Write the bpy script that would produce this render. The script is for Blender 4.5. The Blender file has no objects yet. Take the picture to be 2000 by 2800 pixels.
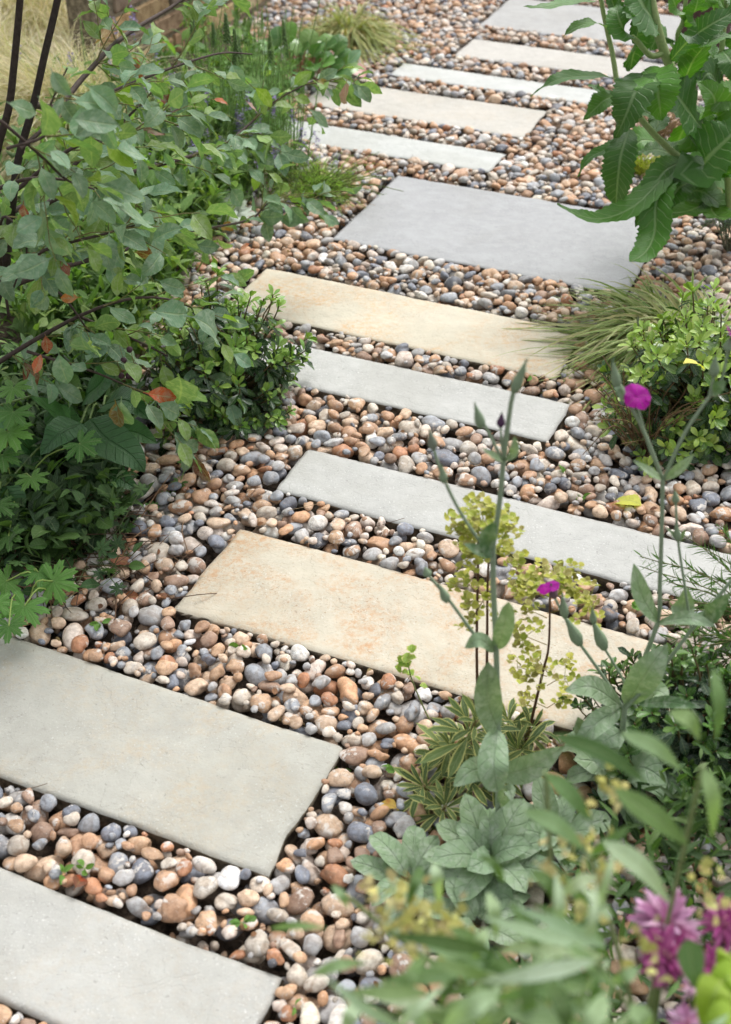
import bpy, math, random
import numpy as np
from mathutils import Vector, Matrix
R = math.radians
rnd = random.Random(11)
rng = np.random.default_rng(5)
scene = bpy.context.scene
COL = scene.collection

# ------------------------------------------------------------------ camera, world, sun, exposure
F_PX, PITCH, ROLL, CAM_H = 3523.93, R(37.368), R(-0.29), 1.5
CAM = np.array([0.0, 0.0, CAM_H])
cam = bpy.data.cameras.new('camera')
cam.sensor_fit = 'VERTICAL'; cam.sensor_height = 36.0; cam.sensor_width = 36.0
cam.lens = F_PX / 2800 * 36.0
cam.clip_start = 0.02; cam.clip_end = 200
cam.dof.use_dof = True; cam.dof.focus_distance = 2.35; cam.dof.aperture_fstop = 4.8
camo = bpy.data.objects.new('camera', cam); COL.objects.link(camo)
camo.matrix_basis = Matrix.Translation(CAM) @ Matrix.Rotation(math.pi / 2 - PITCH, 4, 'X') @ Matrix.Rotation(ROLL, 4, 'Z')
scene.camera = camo

SUN_EL, SUN_AZ = R(58), R(30)          # azimuth clockwise from +Y
world = bpy.data.worlds.new('World'); scene.world = world; world.use_nodes = True
wn = world.node_tree; wn.nodes.clear()
wo = wn.nodes.new('ShaderNodeOutputWorld'); wb = wn.nodes.new('ShaderNodeBackground')
sk = wn.nodes.new('ShaderNodeTexSky'); sk.sky_type = 'NISHITA'; sk.sun_disc = False
sk.sun_elevation = SUN_EL; sk.sun_rotation = SUN_AZ; sk.air_density = 1.0; sk.dust_density = 4.0
hs = wn.nodes.new('ShaderNodeHueSaturation'); hs.inputs['Saturation'].default_value = 0.17
wn.links.new(sk.outputs[0], hs.inputs['Color']); wn.links.new(hs.outputs[0], wb.inputs['Color'])
wb.inputs['Strength'].default_value = 0.15
wn.links.new(wb.outputs[0], wo.inputs[0])
sl = bpy.data.lights.new('sun', 'SUN'); sl.energy = 0.85; sl.angle = R(28); sl.color = (1.0, 0.98, 0.95)
so = bpy.data.objects.new('sun', sl); COL.objects.link(so)
sd = Vector((math.sin(SUN_AZ) * math.cos(SUN_EL), math.cos(SUN_AZ) * math.cos(SUN_EL), math.sin(SUN_EL)))
so.rotation_euler = sd.to_track_quat('Z', 'Y').to_euler()
scene.view_settings.view_transform = 'Standard'; scene.view_settings.look = 'None'
scene.view_settings.gamma = 1.0; scene.view_settings.use_curve_mapping = False
scene.view_settings.exposure = 0.92
scene.render.engine = 'CYCLES'
scene.cycles.max_bounces = 8; scene.cycles.diffuse_bounces = 4; scene.cycles.transmission_bounces = 4
scene.cycles.use_denoising = True
try: scene.cycles.denoiser = 'OPENIMAGEDENOISE'
except Exception: pass

# ------------------------------------------------------------------ places in the garden
def ray(u, v):
    x = (u - 1000) / F_PX; y = -(v - 1400) / F_PX
    c, s = math.cos(ROLL), math.sin(ROLL); x, y = c * x - s * y, s * x + c * y
    return np.array([x, math.cos(PITCH) + y * math.sin(PITCH), -math.sin(PITCH) + y * math.cos(PITCH)])
K = 2000 / 1624.0
def P(u, v, z=0.0):                      # point at height z
    d = ray(u * K, v * K); return CAM + d * ((z - CAM_H) / d[2])
def PY(u, v, Y):                         # point on the upright plane at distance Y
    d = ray(u * K, v * K); return CAM + d * (Y / d[1])
TH = R(-23.79)
EA = np.array([math.cos(TH), math.sin(TH), 0.0]); EN = np.array([-math.sin(TH), math.cos(TH), 0.0])
def AL(a, c, z=0.0): return EA * a + EN * c + np.array([0, 0, z])
def along(p): return float(np.dot(p[:2], EA[:2]))
def across(p): return float(np.dot(p[:2], EN[:2]))
CF = np.array([0, math.cos(PITCH), -math.sin(PITCH)]); CU = np.array([0, math.sin(PITCH), math.cos(PITCH)])
def project(p):
    q = np.asarray(p) - CAM; d = q @ CF
    return (1000 + F_PX * q[..., 0] / d, 1400 - F_PX * (q @ CU) / d, d)
def s(r, g, b):
    f = lambda c: (c / 255 / 12.92) if c <= 10.3 else ((c / 255 + .055) / 1.055) ** 2.4
    return (f(r), f(g), f(b))
def U(a, b): return rnd.uniform(a, b)
def unit(v):
    v = np.asarray(v, float); return v / (np.linalg.norm(v) + 1e-12)
UP = np.array([0, 0, 1.0])

# ------------------------------------------------------------------ mesh helpers
class MB:
    def __init__(self): self.V = []; self.F = []; self.n = 0; self.L = []; self.T = []
    def add(self, V, F, luv=None, tint=(1, 1, 1)):
        V = np.asarray(V, float); F = np.asarray(F, np.int64)
        self.V.append(V); self.F.append(F + self.n); self.n += len(V)
        self.L.append(np.zeros((len(V), 3)) if luv is None else luv)
        t = np.asarray(tint, float); self.T.append(np.broadcast_to(t, (len(V), 3)) if t.ndim == 1 else t)
    def mesh(self, name, mat, smooth=True):
        V = np.concatenate(self.V); me = bpy.data.meshes.new(name)
        me.vertices.add(len(V)); me.vertices.foreach_set('co', V.astype(np.float32).ravel())
        loops = np.concatenate([f.ravel() for f in self.F])
        sizes = np.concatenate([np.full(len(f), f.shape[1]) for f in self.F])
        me.loops.add(len(loops)); me.loops.foreach_set('vertex_index', loops.astype(np.int32))
        me.polygons.add(len(sizes))
        starts = np.concatenate([[0], np.cumsum(sizes)[:-1]])
        me.polygons.foreach_set('loop_start', starts.astype(np.int32))
        me.polygons.foreach_set('use_smooth', np.full(len(sizes), smooth))
        a = me.attributes.new('luv', 'FLOAT_VECTOR', 'POINT'); a.data.foreach_set('vector', np.concatenate(self.L).astype(np.float32).ravel())
        t = np.concatenate(self.T); t = np.concatenate([t, np.ones((len(t), 1))], 1)
        a = me.attributes.new('tint', 'FLOAT_COLOR', 'POINT'); a.data.foreach_set('color', t.astype(np.float32).ravel())
        me.update(calc_edges=True)
        if mat: me.materials.append(mat)
        return me
    def tube(self, pts, rad, n=6, tint=(1, 1, 1), cap=True):
        pts = np.asarray(pts, float); m = len(pts)
        rad = np.broadcast_to(np.asarray(rad, float), (m,)) if np.ndim(rad) == 0 else np.interp(np.linspace(0, 1, m), np.linspace(0, 1, len(rad)), rad)
        tg = np.gradient(pts, axis=0); tg /= np.linalg.norm(tg, axis=1, keepdims=True) + 1e-12
        ref = np.array([0.3, 0.8, 0.1]) if abs(tg[0][2]) > .7 else UP
        x = unit(np.cross(tg[0], ref)); rings = []
        for i in range(m):
            x = unit(x - tg[i] * np.dot(x, tg[i])); y = np.cross(tg[i], x)
            a = np.linspace(0, 2 * np.pi, n, endpoint=False)
            rings.append(pts[i] + rad[i] * (np.cos(a)[:, None] * x + np.sin(a)[:, None] * y))
        V = np.concatenate(rings)
        i, j = np.meshgrid(np.arange(m - 1), np.arange(n), indexing='ij'); i = i.ravel(); j = j.ravel(); k = (j + 1) % n
        self.add(V, np.stack([i * n + j, i * n + k, (i + 1) * n + k, (i + 1) * n + j], 1), None, tint)
        if cap:
            for base, c, fl in ((0, pts[0], 1), ((m - 1) * n, pts[-1], 0)):
                a = np.arange(n); b = (a + 1) % n
                W = np.concatenate([V[base:base + n], [c]])
                self.add(W, np.stack([b, a, np.full(n, n)] if fl else [a, b, np.full(n, n)], 1), None, tint)
    def ball(self, c, r, axis=UP, prof=None, n=7, m=6, tint=(1, 1, 1)):
        ax = unit(axis); x = unit(np.cross(ax, [0.2, 0.9, 0.31])); y = np.cross(ax, x)
        prof = prof or [(-1, 0.02), (-.8, .6), (-.35, .94), (.2, .98), (.7, .7), (1, .02)]
        pts = []
        for h, w in prof:
            for k in range(n):
                a = 2 * math.pi * k / n
                pts.append(np.asarray(c) + r * (h * ax + w * (math.cos(a) * x + math.sin(a) * y)))
        m = len(prof); i, j = np.meshgrid(np.arange(m - 1), np.arange(n), indexing='ij'); i = i.ravel(); j = j.ravel(); k = (j + 1) % n
        self.add(pts, np.stack([i * n + j, i * n + k, (i + 1) * n + k, (i + 1) * n + j], 1), None, tint)

def spline(ctrl, n=8):
    c = np.asarray(ctrl, float)
    if len(c) == 2: return c[0] + np.linspace(0, 1, n)[:, None] * (c[1] - c[0])
    c = np.concatenate([[2 * c[0] - c[1]], c, [2 * c[-1] - c[-2]]]); out = []
    m = len(c) - 3
    for q in np.linspace(0, m - 1e-9, n):
        i = int(q); t = q - i; p0, p1, p2, p3 = c[i:i + 4]
        out.append(.5 * (2 * p1 + (p2 - p0) * t + (2 * p0 - 5 * p1 + 4 * p2 - p3) * t * t + (3 * p1 - p0 - 3 * p2 + p3) * t ** 3))
    return np.array(out)

def prof(kind, t):
    if kind == 'ovate': return np.sin(np.pi * t ** .8) ** .8
    if kind == 'cordate': return np.sin(np.pi * np.clip(t, 0, 1) ** .55) ** .8
    if kind == 'round': return np.sqrt(np.clip(1 - (2 * t - 1) ** 2, 0, 1))
    if kind == 'obovate': return np.sin(np.pi * t ** 1.7) ** .75
    if kind == 'lance': return np.sin(np.pi * t ** .8) ** .95
    if kind == 'oblong': return np.clip(np.sin(np.pi * t ** 1.0), 0, 1) ** .5
    if kind == 'strap': return np.clip(1 - t ** 3, 0, 1) * np.clip(.5 + t * 4, 0, 1)
    return 1 - t
def leaf_geo(spine, N, W, kind='ovate', m=4, fold=.15, wave=0., wf=3., teeth=0, pet=0., cup=0., ruffle_seed=0):
    """a leaf blade along a spine (points), N = upper-side hint per blade, W = full width"""
    sp = np.asarray(spine, float); n = len(sp); t = np.linspace(0, 1, n)
    tg = np.gradient(sp, axis=0); tg /= np.linalg.norm(tg, axis=1, keepdims=True) + 1e-12
    w = np.where(t < pet, .035, prof(kind, np.clip((t - pet) / (1 - pet), 0, 1))) * W / 2 + .012 * W
    if teeth: w = w * (1 + .075 * (np.arange(n) % 2 * 2 - 1) * (t > .12) * (t < .97))
    N = np.asarray(N, float); ss = np.linspace(-1, 1, m + 1)
    x = np.cross(tg, N); x /= np.linalg.norm(x, axis=1, keepdims=True) + 1e-12
    z = np.cross(x, tg)
    ph = ruffle_seed
    off = fold * np.abs(ss)[None, :] * w[:, None] + cup * (ss ** 2)[None, :] * w[:, None]
    off = off + wave * W * (np.abs(ss) ** 2)[None, :] * np.sin(2 * np.pi * wf * t[:, None] + ph + (ss > 0)[None, :] * 1.7)
    V = sp[:, None] + x[:, None] * (ss[None, :, None] * w[:, None, None]) + z[:, None] * off[:, :, None]
    luv = np.zeros((n, m + 1, 3)); luv[..., 0] = ss[None, :]; luv[..., 1] = t[:, None]; luv[..., 2] = U(0, 1)
    i, j = np.meshgrid(np.arange(n - 1), np.arange(m), indexing='ij'); i = i.ravel(); j = j.ravel(); k = m + 1
    F = np.stack([i * k + j, i * k + j + 1, (i + 1) * k + j + 1, (i + 1) * k + j], 1)
    return V.reshape(-1, 3), F, luv.reshape(-1, 3)
def proto(L=1., W=.5, kind='ovate', n=7, m=4, curl=.4, twist=0., side=0., **kw):
    """a unit leaf: base at the origin, along +Y, upper side +Z; curl bends the tip down"""
    t = np.linspace(0, 1, n); a = -curl * t * 1.6 + curl * .3; b = side * t
    d = np.stack([np.sin(b) * np.cos(a), np.cos(b) * np.cos(a), np.sin(a)], 1) * L / (n - 1)
    sp = np.concatenate([[[0, 0, 0]], np.cumsum(d[:-1], 0)])
    V, F, l = leaf_geo(sp, UP, W, kind, m, **kw)
    if twist:
        an = twist * V[:, 1]; c, q = np.cos(an), np.sin(an)
        V = np.stack([V[:, 0] * c - V[:, 2] * q, V[:, 1], V[:, 0] * q + V[:, 2] * c], 1)
    return V, F, l
def palmate(seed=0, lobes=7):
    r = random.Random(seed); pts = [[0, 0, 0]]; luv = [[0, 0, 0]]
    na = lobes * 8; sp = R(320)
    for ring, f in ((1, .42), (2, 1.0)):
        for i in range(na + 1):
            q = i / na * lobes; ph = abs((q % 1) - .5) * 2        # 0 at a lobe's axis
            rad = (.40 + .60 * (1 - ph) ** .55) * (1 - .25 * abs(i / na - .5) * 2)
            if ring == 2: rad *= 1 + .10 * (1 if i % 2 else -1) * (ph < .8)
            rad = rad * f if ring == 2 else min(rad * .6, .3)
            a = -sp / 2 + sp * i / na + math.pi / 2
            z = -.16 * rad ** 2 + .1 * rad * (1 - ph) * .6 + .03 * r.uniform(-1, 1) * f
            pts.append([rad * math.cos(a) * .62, rad * math.sin(a) * .62, z * .62]); luv.append([(q % 1) * 2 - 1, rad, .5])
    T, Q = [], []
    for i in range(na):
        T.append([0, 1 + i, 2 + i]); Q.append([1 + i, 1 + na + 1 + i, 2 + na + 1 + i, 2 + i])
    return np.array(pts), (np.array(T), np.array(Q)), np.array(luv)
def frame(d, nrm):
    y = unit(d); x = np.cross(y, nrm)
    if np.linalg.norm(x) < 1e-4: x = np.cross(y, [.3, .5, .8])
    x = unit(x); z = np.cross(x, y); return np.stack([x, y, z], 1)

# ------------------------------------------------------------------ objects
def tag(o, label=None, cat=None, group=None, kind=None):
    if label: o['label'] = label
    if cat: o['category'] = cat
    if group: o['group'] = group
    if kind: o['kind'] = kind
    return o
def thing(name, label, cat, loc, group=None):
    o = bpy.data.objects.new(name, None); COL.objects.link(o); o.location = loc; o.empty_display_size = .02
    return tag(o, label, cat, group)
def link(name, me, parent=None, kind=None, label=None):
    o = bpy.data.objects.new(name, me); COL.objects.link(o)
    if parent is not None:
        o.parent = parent; o.matrix_parent_inverse = Matrix.Translation(-Vector(parent.location))
    return tag(o, label, None, None, kind)

# ------------------------------------------------------------------ materials
class NT:
    def __init__(self, name):
        self.m = bpy.data.materials.new(name); self.m.use_nodes = True; self.t = self.m.node_tree; self.t.nodes.clear()
        self.out = self.n('ShaderNodeOutputMaterial')
    def n(self, k, **kw):
        o = self.t.nodes.new(k)
        for a, b in kw.items(): setattr(o, a, b)
        return o
    def set(self, sock, v):
        if isinstance(v, bpy.types.NodeSocket): self.t.links.new(v, sock)
        elif hasattr(sock.default_value, '__len__') and len(sock.default_value) == 4 and len(v) == 3: sock.default_value = (*v, 1)
        else: sock.default_value = v
    def math(self, op, a, b=0., c=None, clamp=False):
        o = self.n('ShaderNodeMath', operation=op, use_clamp=clamp); self.set(o.inputs[0], a); self.set(o.inputs[1], b)
        if c is not None: self.set(o.inputs[2], c)
        return o.outputs[0]
    def mix(self, f, a, b, mode='MIX'):
        o = self.n('ShaderNodeMix', data_type='RGBA', blend_type=mode); self.set(o.inputs[0], f); self.set(o.inputs[6], a); self.set(o.inputs[7], b); return o.outputs[2]
    def noise(self, vec, scale, detail=3., rough=.55, dist=0.):
        o = self.n('ShaderNodeTexNoise'); self.set(o.inputs['Vector'], vec); o.inputs['Scale'].default_value = scale
        o.inputs['Detail'].default_value = detail; o.inputs['Roughness'].default_value = rough; o.inputs['Distortion'].default_value = dist
        return o.outputs['Fac']
    def step(self, v, a, b, lo=0., hi=1.):
        o = self.n('ShaderNodeMapRange', interpolation_type='SMOOTHSTEP'); self.set(o.inputs[0], v)
        for i, q in enumerate((a, b, lo, hi)): o.inputs[1 + i].default_value = q
        return o.outputs[0]
    def pos(self): return self.n('ShaderNodeNewGeometry').outputs['Position']
    def attr(self, name): return self.n('ShaderNodeAttribute', attribute_name=name)
    def color(self):
        return self.mix(1., self.attr('tint').outputs['Color'], self.n('ShaderNodeObjectInfo').outputs['Color'], 'MULTIPLY')
    def bump(self, h, dist, strength=1.):
        o = self.n('ShaderNodeBump'); o.inputs['Distance'].default_value = dist; o.inputs['Strength'].default_value = strength; self.set(o.inputs['Height'], h); return o.outputs[0]
    def bsdf(self, col, rough=.6, spec=.4, normal=None):
        o = self.n('ShaderNodeBsdfPrincipled'); self.set(o.inputs['Base Color'], col); self.set(o.inputs['Roughness'], rough); o.inputs['Specular IOR Level'].default_value = spec
        if normal is not None: self.set(o.inputs['Normal'], normal)
        return o
    def done(self, sh): self.t.links.new(sh, self.out.inputs[0]); return self.m

def leaf_material(name, rough=.5, spec=.4, trans=.28, vein=.25, veins=9., slant=1.2, mildew=0., under=(1.15, 1.15, .9), mottle=.35, edge=None, relief=1., veincol=None, blush=None, tcol=(1.35, 1.6, .45)):
    g = NT(name); c = g.color(); lu = g.attr('luv').outputs['Vector']
    sep = g.n('ShaderNodeSeparateXYZ'); g.set(sep.inputs[0], lu); u, v = sep.outputs[0], sep.outputs[1]
    au = g.math('ABSOLUTE', u)
    mid = g.step(au, .03, .12, 1., 0.)
    sv = g.math('SINE', g.math('MULTIPLY', g.math('SUBTRACT', g.math('MULTIPLY', v, veins), g.math('MULTIPLY', au, slant)), 6.283))
    sv = g.math('MULTIPLY', g.step(sv, .80, 1.0), g.step(au, .85, 1.0, 1., 0.))
    ve = g.math('MAXIMUM', mid, g.math('MULTIPLY', sv, .55))
    p = g.pos(); n1 = g.noise(p, 55., 3.); n2 = g.noise(p, 300., 3.)
    c = g.mix(g.step(n1, .3, .75, 0., mottle), c, g.mix(1., c, (.55, .62, .45), 'MULTIPLY'))
    c = g.mix(g.math('MULTIPLY', ve, vein), c, veincol or (.42, .5, .28))
    if mildew:
        c = g.mix(g.math('MULTIPLY', g.step(g.noise(p, 90., 5., .65), .42, .62), g.step(n1, .35, .6, mildew * .35, mildew)), c, (.50, .55, .48))
    if blush:
        c = g.mix(g.math('MULTIPLY', g.step(g.noise(p, 26., 3.), .60, .72), .85), c, blush)
    if edge: c = g.mix(g.step(au, edge[1], edge[1] + .25), c, edge[0])
    geo = g.n('ShaderNodeNewGeometry')
    cu = g.mix(1., c, under, 'MULTIPLY')
    cb = g.mix(geo.outputs['Backfacing'], c, cu)
    h = g.math('ADD', g.math('MULTIPLY', ve, -1.), g.math('MULTIPLY', n2, .35))
    b = g.bsdf(cb, rough, spec, g.bump(h, .0012 * relief, .8))
    tr = g.n('ShaderNodeBsdfTranslucent'); g.set(tr.inputs[0], g.mix(1., c, tcol, 'MULTIPLY'))
    mx = g.n('ShaderNodeMixShader'); mx.inputs[0].default_value = trans
    g.t.links.new(b.outputs[0], mx.inputs[1]); g.t.links.new(tr.outputs[0], mx.inputs[2])
    return g.done(mx.outputs[0])
def plain_material(name, rough=.7, spec=.3, nscale=200., amt=.5, bump=.0008):
    g = NT(name); c = g.color(); p = g.pos(); n = g.noise(p, nscale, 4.)
    c = g.mix(g.step(n, .35, .7, 0., amt), c, g.mix(1., c, (.45, .42, .4), 'MULTIPLY'))
    return g.done(g.bsdf(c, rough, spec, g.bump(n, bump)).outputs[0])
def pebble_material():
    g = NT('flint pebble'); c = g.color(); p = g.pos()
    n1 = g.noise(p, 58., 6., .62, .5); n0 = g.noise(p, 17., 2.); n2 = g.noise(p, 130., 5., .65); n3 = g.noise(p, 650., 3., .7); n4 = g.noise(p, 40., 4., .55, 1.2)
    c = g.mix(g.step(n2, .42, .62, 0., .6), c, g.mix(1., c, (.58, .53, .50), 'MULTIPLY'))
    c = g.mix(g.step(n4, .50, .56, 0., .4), c, g.mix(1., c, (.72, .60, .50), 'MULTIPLY'))
    chalk = g.math('MULTIPLY', g.step(n1, .535, .59), g.step(n0, .46, .58, .0, .9))
    c = g.mix(chalk, c, (.60, .56, .51))
    stain = g.math('MULTIPLY', g.step(g.noise(p, 46., 5., .65, .8), .55, .66), g.step(n0, .32, .5, .75, .0))
    c = g.mix(stain, c, (.25, .155, .095))
    band = g.math('MULTIPLY', g.step(g.math('ABSOLUTE', g.math('SUBTRACT', n4, .5)), .0, .022, 1., 0.), g.step(n0, .5, .6, 0., .5))
    c = g.mix(band, c, (.07, .065, .065))
    c = g.mix(g.step(n3, .58, .72, 0., .45), c, (.08, .07, .065))
    c = g.mix(g.step(g.noise(p, 400., 2., .6), .64, .72, 0., .55), c, (.58, .55, .51))
    h = g.math('ADD', g.math('MULTIPLY', n2, .8), g.math('MULTIPLY', n3, .25))
    return g.done(g.bsdf(c, g.step(n1, .3, .7, .42, .66), .42, g.bump(h, .0022, .8)).outputs[0])
def slab_material(name, base, stain=None, stain_amt=0., edge=(.16, .13, .09), white=.4, blotch=.5):
    g = NT(name); p = g.pos()
    big = g.noise(p, 5.5, 4., .6); mid = g.noise(p, 28., 5., .62); fine = g.noise(p, 210., 4., .65); grit = g.noise(p, 520., 3., .7)
    c = g.mix(g.step(big, .3, .7, 0., blotch), base, tuple(x * .80 for x in base))
    c = g.mix(g.step(mid, .38, .68, 0., .30), c, tuple(min(1, x * 1.22 + .015) for x in base))
    if stain:
        f = g.math('MULTIPLY', g.step(g.noise(p, 6.5, 5., .65, .5), .38, .70), g.step(g.noise(p, 75., 6., .75), .36, .66))
        c = g.mix(g.math('MULTIPLY', f, stain_amt), c, stain)
        c = g.mix(g.math('MULTIPLY', g.step(g.noise(p, 210., 4., .7), .58, .68), g.math('MULTIPLY', g.step(big, .42, .62), stain_amt * .8)), c, tuple(x * .55 for x in stain))
    c = g.mix(g.step(grit, .58, .74, 0., .34), c, tuple(x * .55 for x in base))
    spk = g.math('MULTIPLY', g.step(g.noise(p, 260., 2., .6), .62, .69), g.step(g.noise(p, 11., 3.), .4, .62, .25, 1.))
    c = g.mix(g.math('MULTIPLY', spk, white), c, (.74, .74, .72))
    c = g.mix(g.step(g.noise(p, 38., 3.), .68, .76, 0., .3), c, tuple(x * .5 for x in base))
    riv = g.noise(p, 9., 6., .58, .3); plate = g.math('ADD', g.step(riv, .46, .475), g.step(riv, .565, .575)); pit = g.step(g.noise(p, 95., 3.), .66, .72)
    c = g.mix(g.step(g.math('ABSOLUTE', g.math('SUBTRACT', riv, .57)), 0., .006, .16, 0.), c, tuple(x * .5 for x in base))
    c = g.mix(g.step(g.noise(p, 3.2, 5., .6, .6), .48, .60, 0., .22), c, tuple(x * y for x, y in zip(base, (.74, .72, .66))))
    c = g.mix(g.math('MULTIPLY', pit, .3), c, tuple(x * .45 for x in base))
    h = g.math('ADD', g.math('ADD', g.math('MULTIPLY', mid, 1.6), g.math('MULTIPLY', fine, .8)), g.math('SUBTRACT', g.math('MULTIPLY', plate, .35), g.math('MULTIPLY', pit, .5)))
    nz = g.n('ShaderNodeSeparateXYZ'); g.set(nz.inputs[0], g.n('ShaderNodeNewGeometry').outputs['True Normal'])
    side = g.step(nz.outputs[2], .45, .75, 1., 0.)
    c = g.mix(side, c, g.mix(g.step(g.noise(p, 60., 5., .7), .4, .62), edge, tuple(x * .35 for x in edge)))
    return g.done(g.bsdf(c, .72, .3, g.bump(h, .0022, .55)).outputs[0])
def soil_material():
    g = NT('dark bark mulch'); p = g.pos(); n = g.noise(p, 70., 6., .7, .5); n2 = g.noise(p, 260., 4., .7)
    c = g.mix(g.step(n, .35, .65), (.045, .034, .026), (.16, .12, .088))
    c = g.mix(g.step(n2, .62, .72, 0., .7), c, (.16, .10, .06))
    return g.done(g.bsdf(c, .9, .2, g.bump(g.math('ADD', n, g.math('MULTIPLY', n2, .5)), .012)).outputs[0])
M_PEB = pebble_material(); M_SOIL = soil_material()
M_STEM = plain_material('green stem', .55, .35, 160., .35)
M_BARK = plain_material('dark bark', .75, .3, 130., .7, .0015)
M_WOOL = plain_material('woolly grey stem', .9, .1, 400., .3)

# ------------------------------------------------------------------ ground
class Slab: pass
SL = []   # along0, along1, across0, across1
for a0, a1, c0, c1 in ((-1.42, -.49, .665, .838), (-1.49, -.584, .975, 1.236), (-.99, -.10, 1.41, 1.659), (-.986, -.08, 1.79, 1.949),
                       (-1.44, -.539, 2.159, 2.32), (-1.435, -.60, 2.406, 2.639), (-1.355, -.557, 2.858, 3.32), (-1.99, -1.116, 3.44, 3.593),
                       (-1.88, -1.11, 3.741, 3.989), (-1.713, -.83, 4.104, 4.245), (-1.58, -.72, 4.383, 4.592), (-1.62, -.55, 4.75, 5.16)):
    SL.append((a0, a1, c0, c1))
EDGE_C = [1.0, 1.4, 2.0, 2.6, 3.2, 3.5, 4.0, 4.35, 5.0, 7.0]; EDGE_A = [-1.34, -1.36, -1.50, -1.64, -1.74, -1.86, -2.12, -2.42, -2.44, -2.44]
g_ = MB(); nx = 60
xs = np.concatenate([[-15, -6], np.linspace(-2.6, 2.6, nx), [6, 15]]); ys = np.concatenate([[-8, -1], np.linspace(.3, 6.6, 72), [10, 25]])
X, Y = np.meshgrid(xs, ys, indexing='ij')
aa = X * EA[0] + Y * EA[1]; cc = X * EN[0] + Y * EN[1]
bed = np.clip((np.interp(cc, EDGE_C, EDGE_A) - aa) / .12, 0, 1)
Z = -.046 + .05 * bed + .012 * rng.standard_normal(X.shape) * bed + .004 * rng.standard_normal(X.shape)
Z[(X < -3) | (X > 3) | (Y > 7) | (Y < 0)] = -.02
i, j = np.meshgrid(np.arange(len(xs) - 1), np.arange(len(ys) - 1), indexing='ij'); i = i.ravel(); j = j.ravel(); k = len(ys)
g_.add(np.stack([X, Y, Z], -1).reshape(-1, 3), np.stack([i * k + j, (i + 1) * k + j, (i + 1) * k + j + 1, i * k + j + 1], 1))
ground = tag(link('ground', g_.mesh('ground', M_SOIL)), None, None, None, 'structure')

# ------------------------------------------------------------------ stone slabs
GREY = s(176, 178, 170); stone = {}
slab_look = [
    (s(172, 172, 167), s(170, 150, 120), .25, 'plain grey stone slab nearest the camera, just before the broad grey-green slab'),
    (s(166, 165, 156), s(178, 154, 118), .45, 'broad grey-green stone slab with faint rust blotches and a free squared corner among pebbles'),
    (s(184, 177, 160), s(178, 130, 80), .95, 'broad buff stone slab speckled with rust, behind the yellow-green spurge'),
    (s(170, 170, 166), None, 0., 'narrow plain grey slab just beyond the rust-speckled buff slab'),
    (s(174, 174, 170), None, 0., 'narrow grey slab running from the dark glossy bush, with white flecks'),
    (s(194, 187, 169), s(194, 154, 108), .9, 'cream yellow stone slab whose end lies under the arching sedge'),
    (s(155, 156, 157), None, 0., 'widest slab, blue-grey stone with a toothed leaf resting on its edge'),
    (s(178, 180, 176), None, 0., 'narrow pale grey slab just beyond the widest blue-grey slab'),
    (s(178, 175, 167), s(190, 172, 148), .3, 'medium pale beige slab between two narrow grey slabs'),
    (s(180, 182, 178), None, 0., 'narrow pale grey slab between two beige slabs at the far end'),
    (s(178, 175, 168), None, 0., 'pale beige slab just before the big far grey slab'),
    (s(160, 160, 158), None, 0., 'big grey slab at the far end, crossed by toothed leaves and thick stems')]
def fbm1(n, seed, oct=5):
    r = np.random.default_rng(seed); y = np.zeros(n); x = np.linspace(0, 1, n)
    for o in range(oct):
        m = 3 * 2 ** o + 2; y += np.interp(x, np.linspace(0, 1, m), r.standard_normal(m)) / 1.7 ** o
    return y
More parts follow.
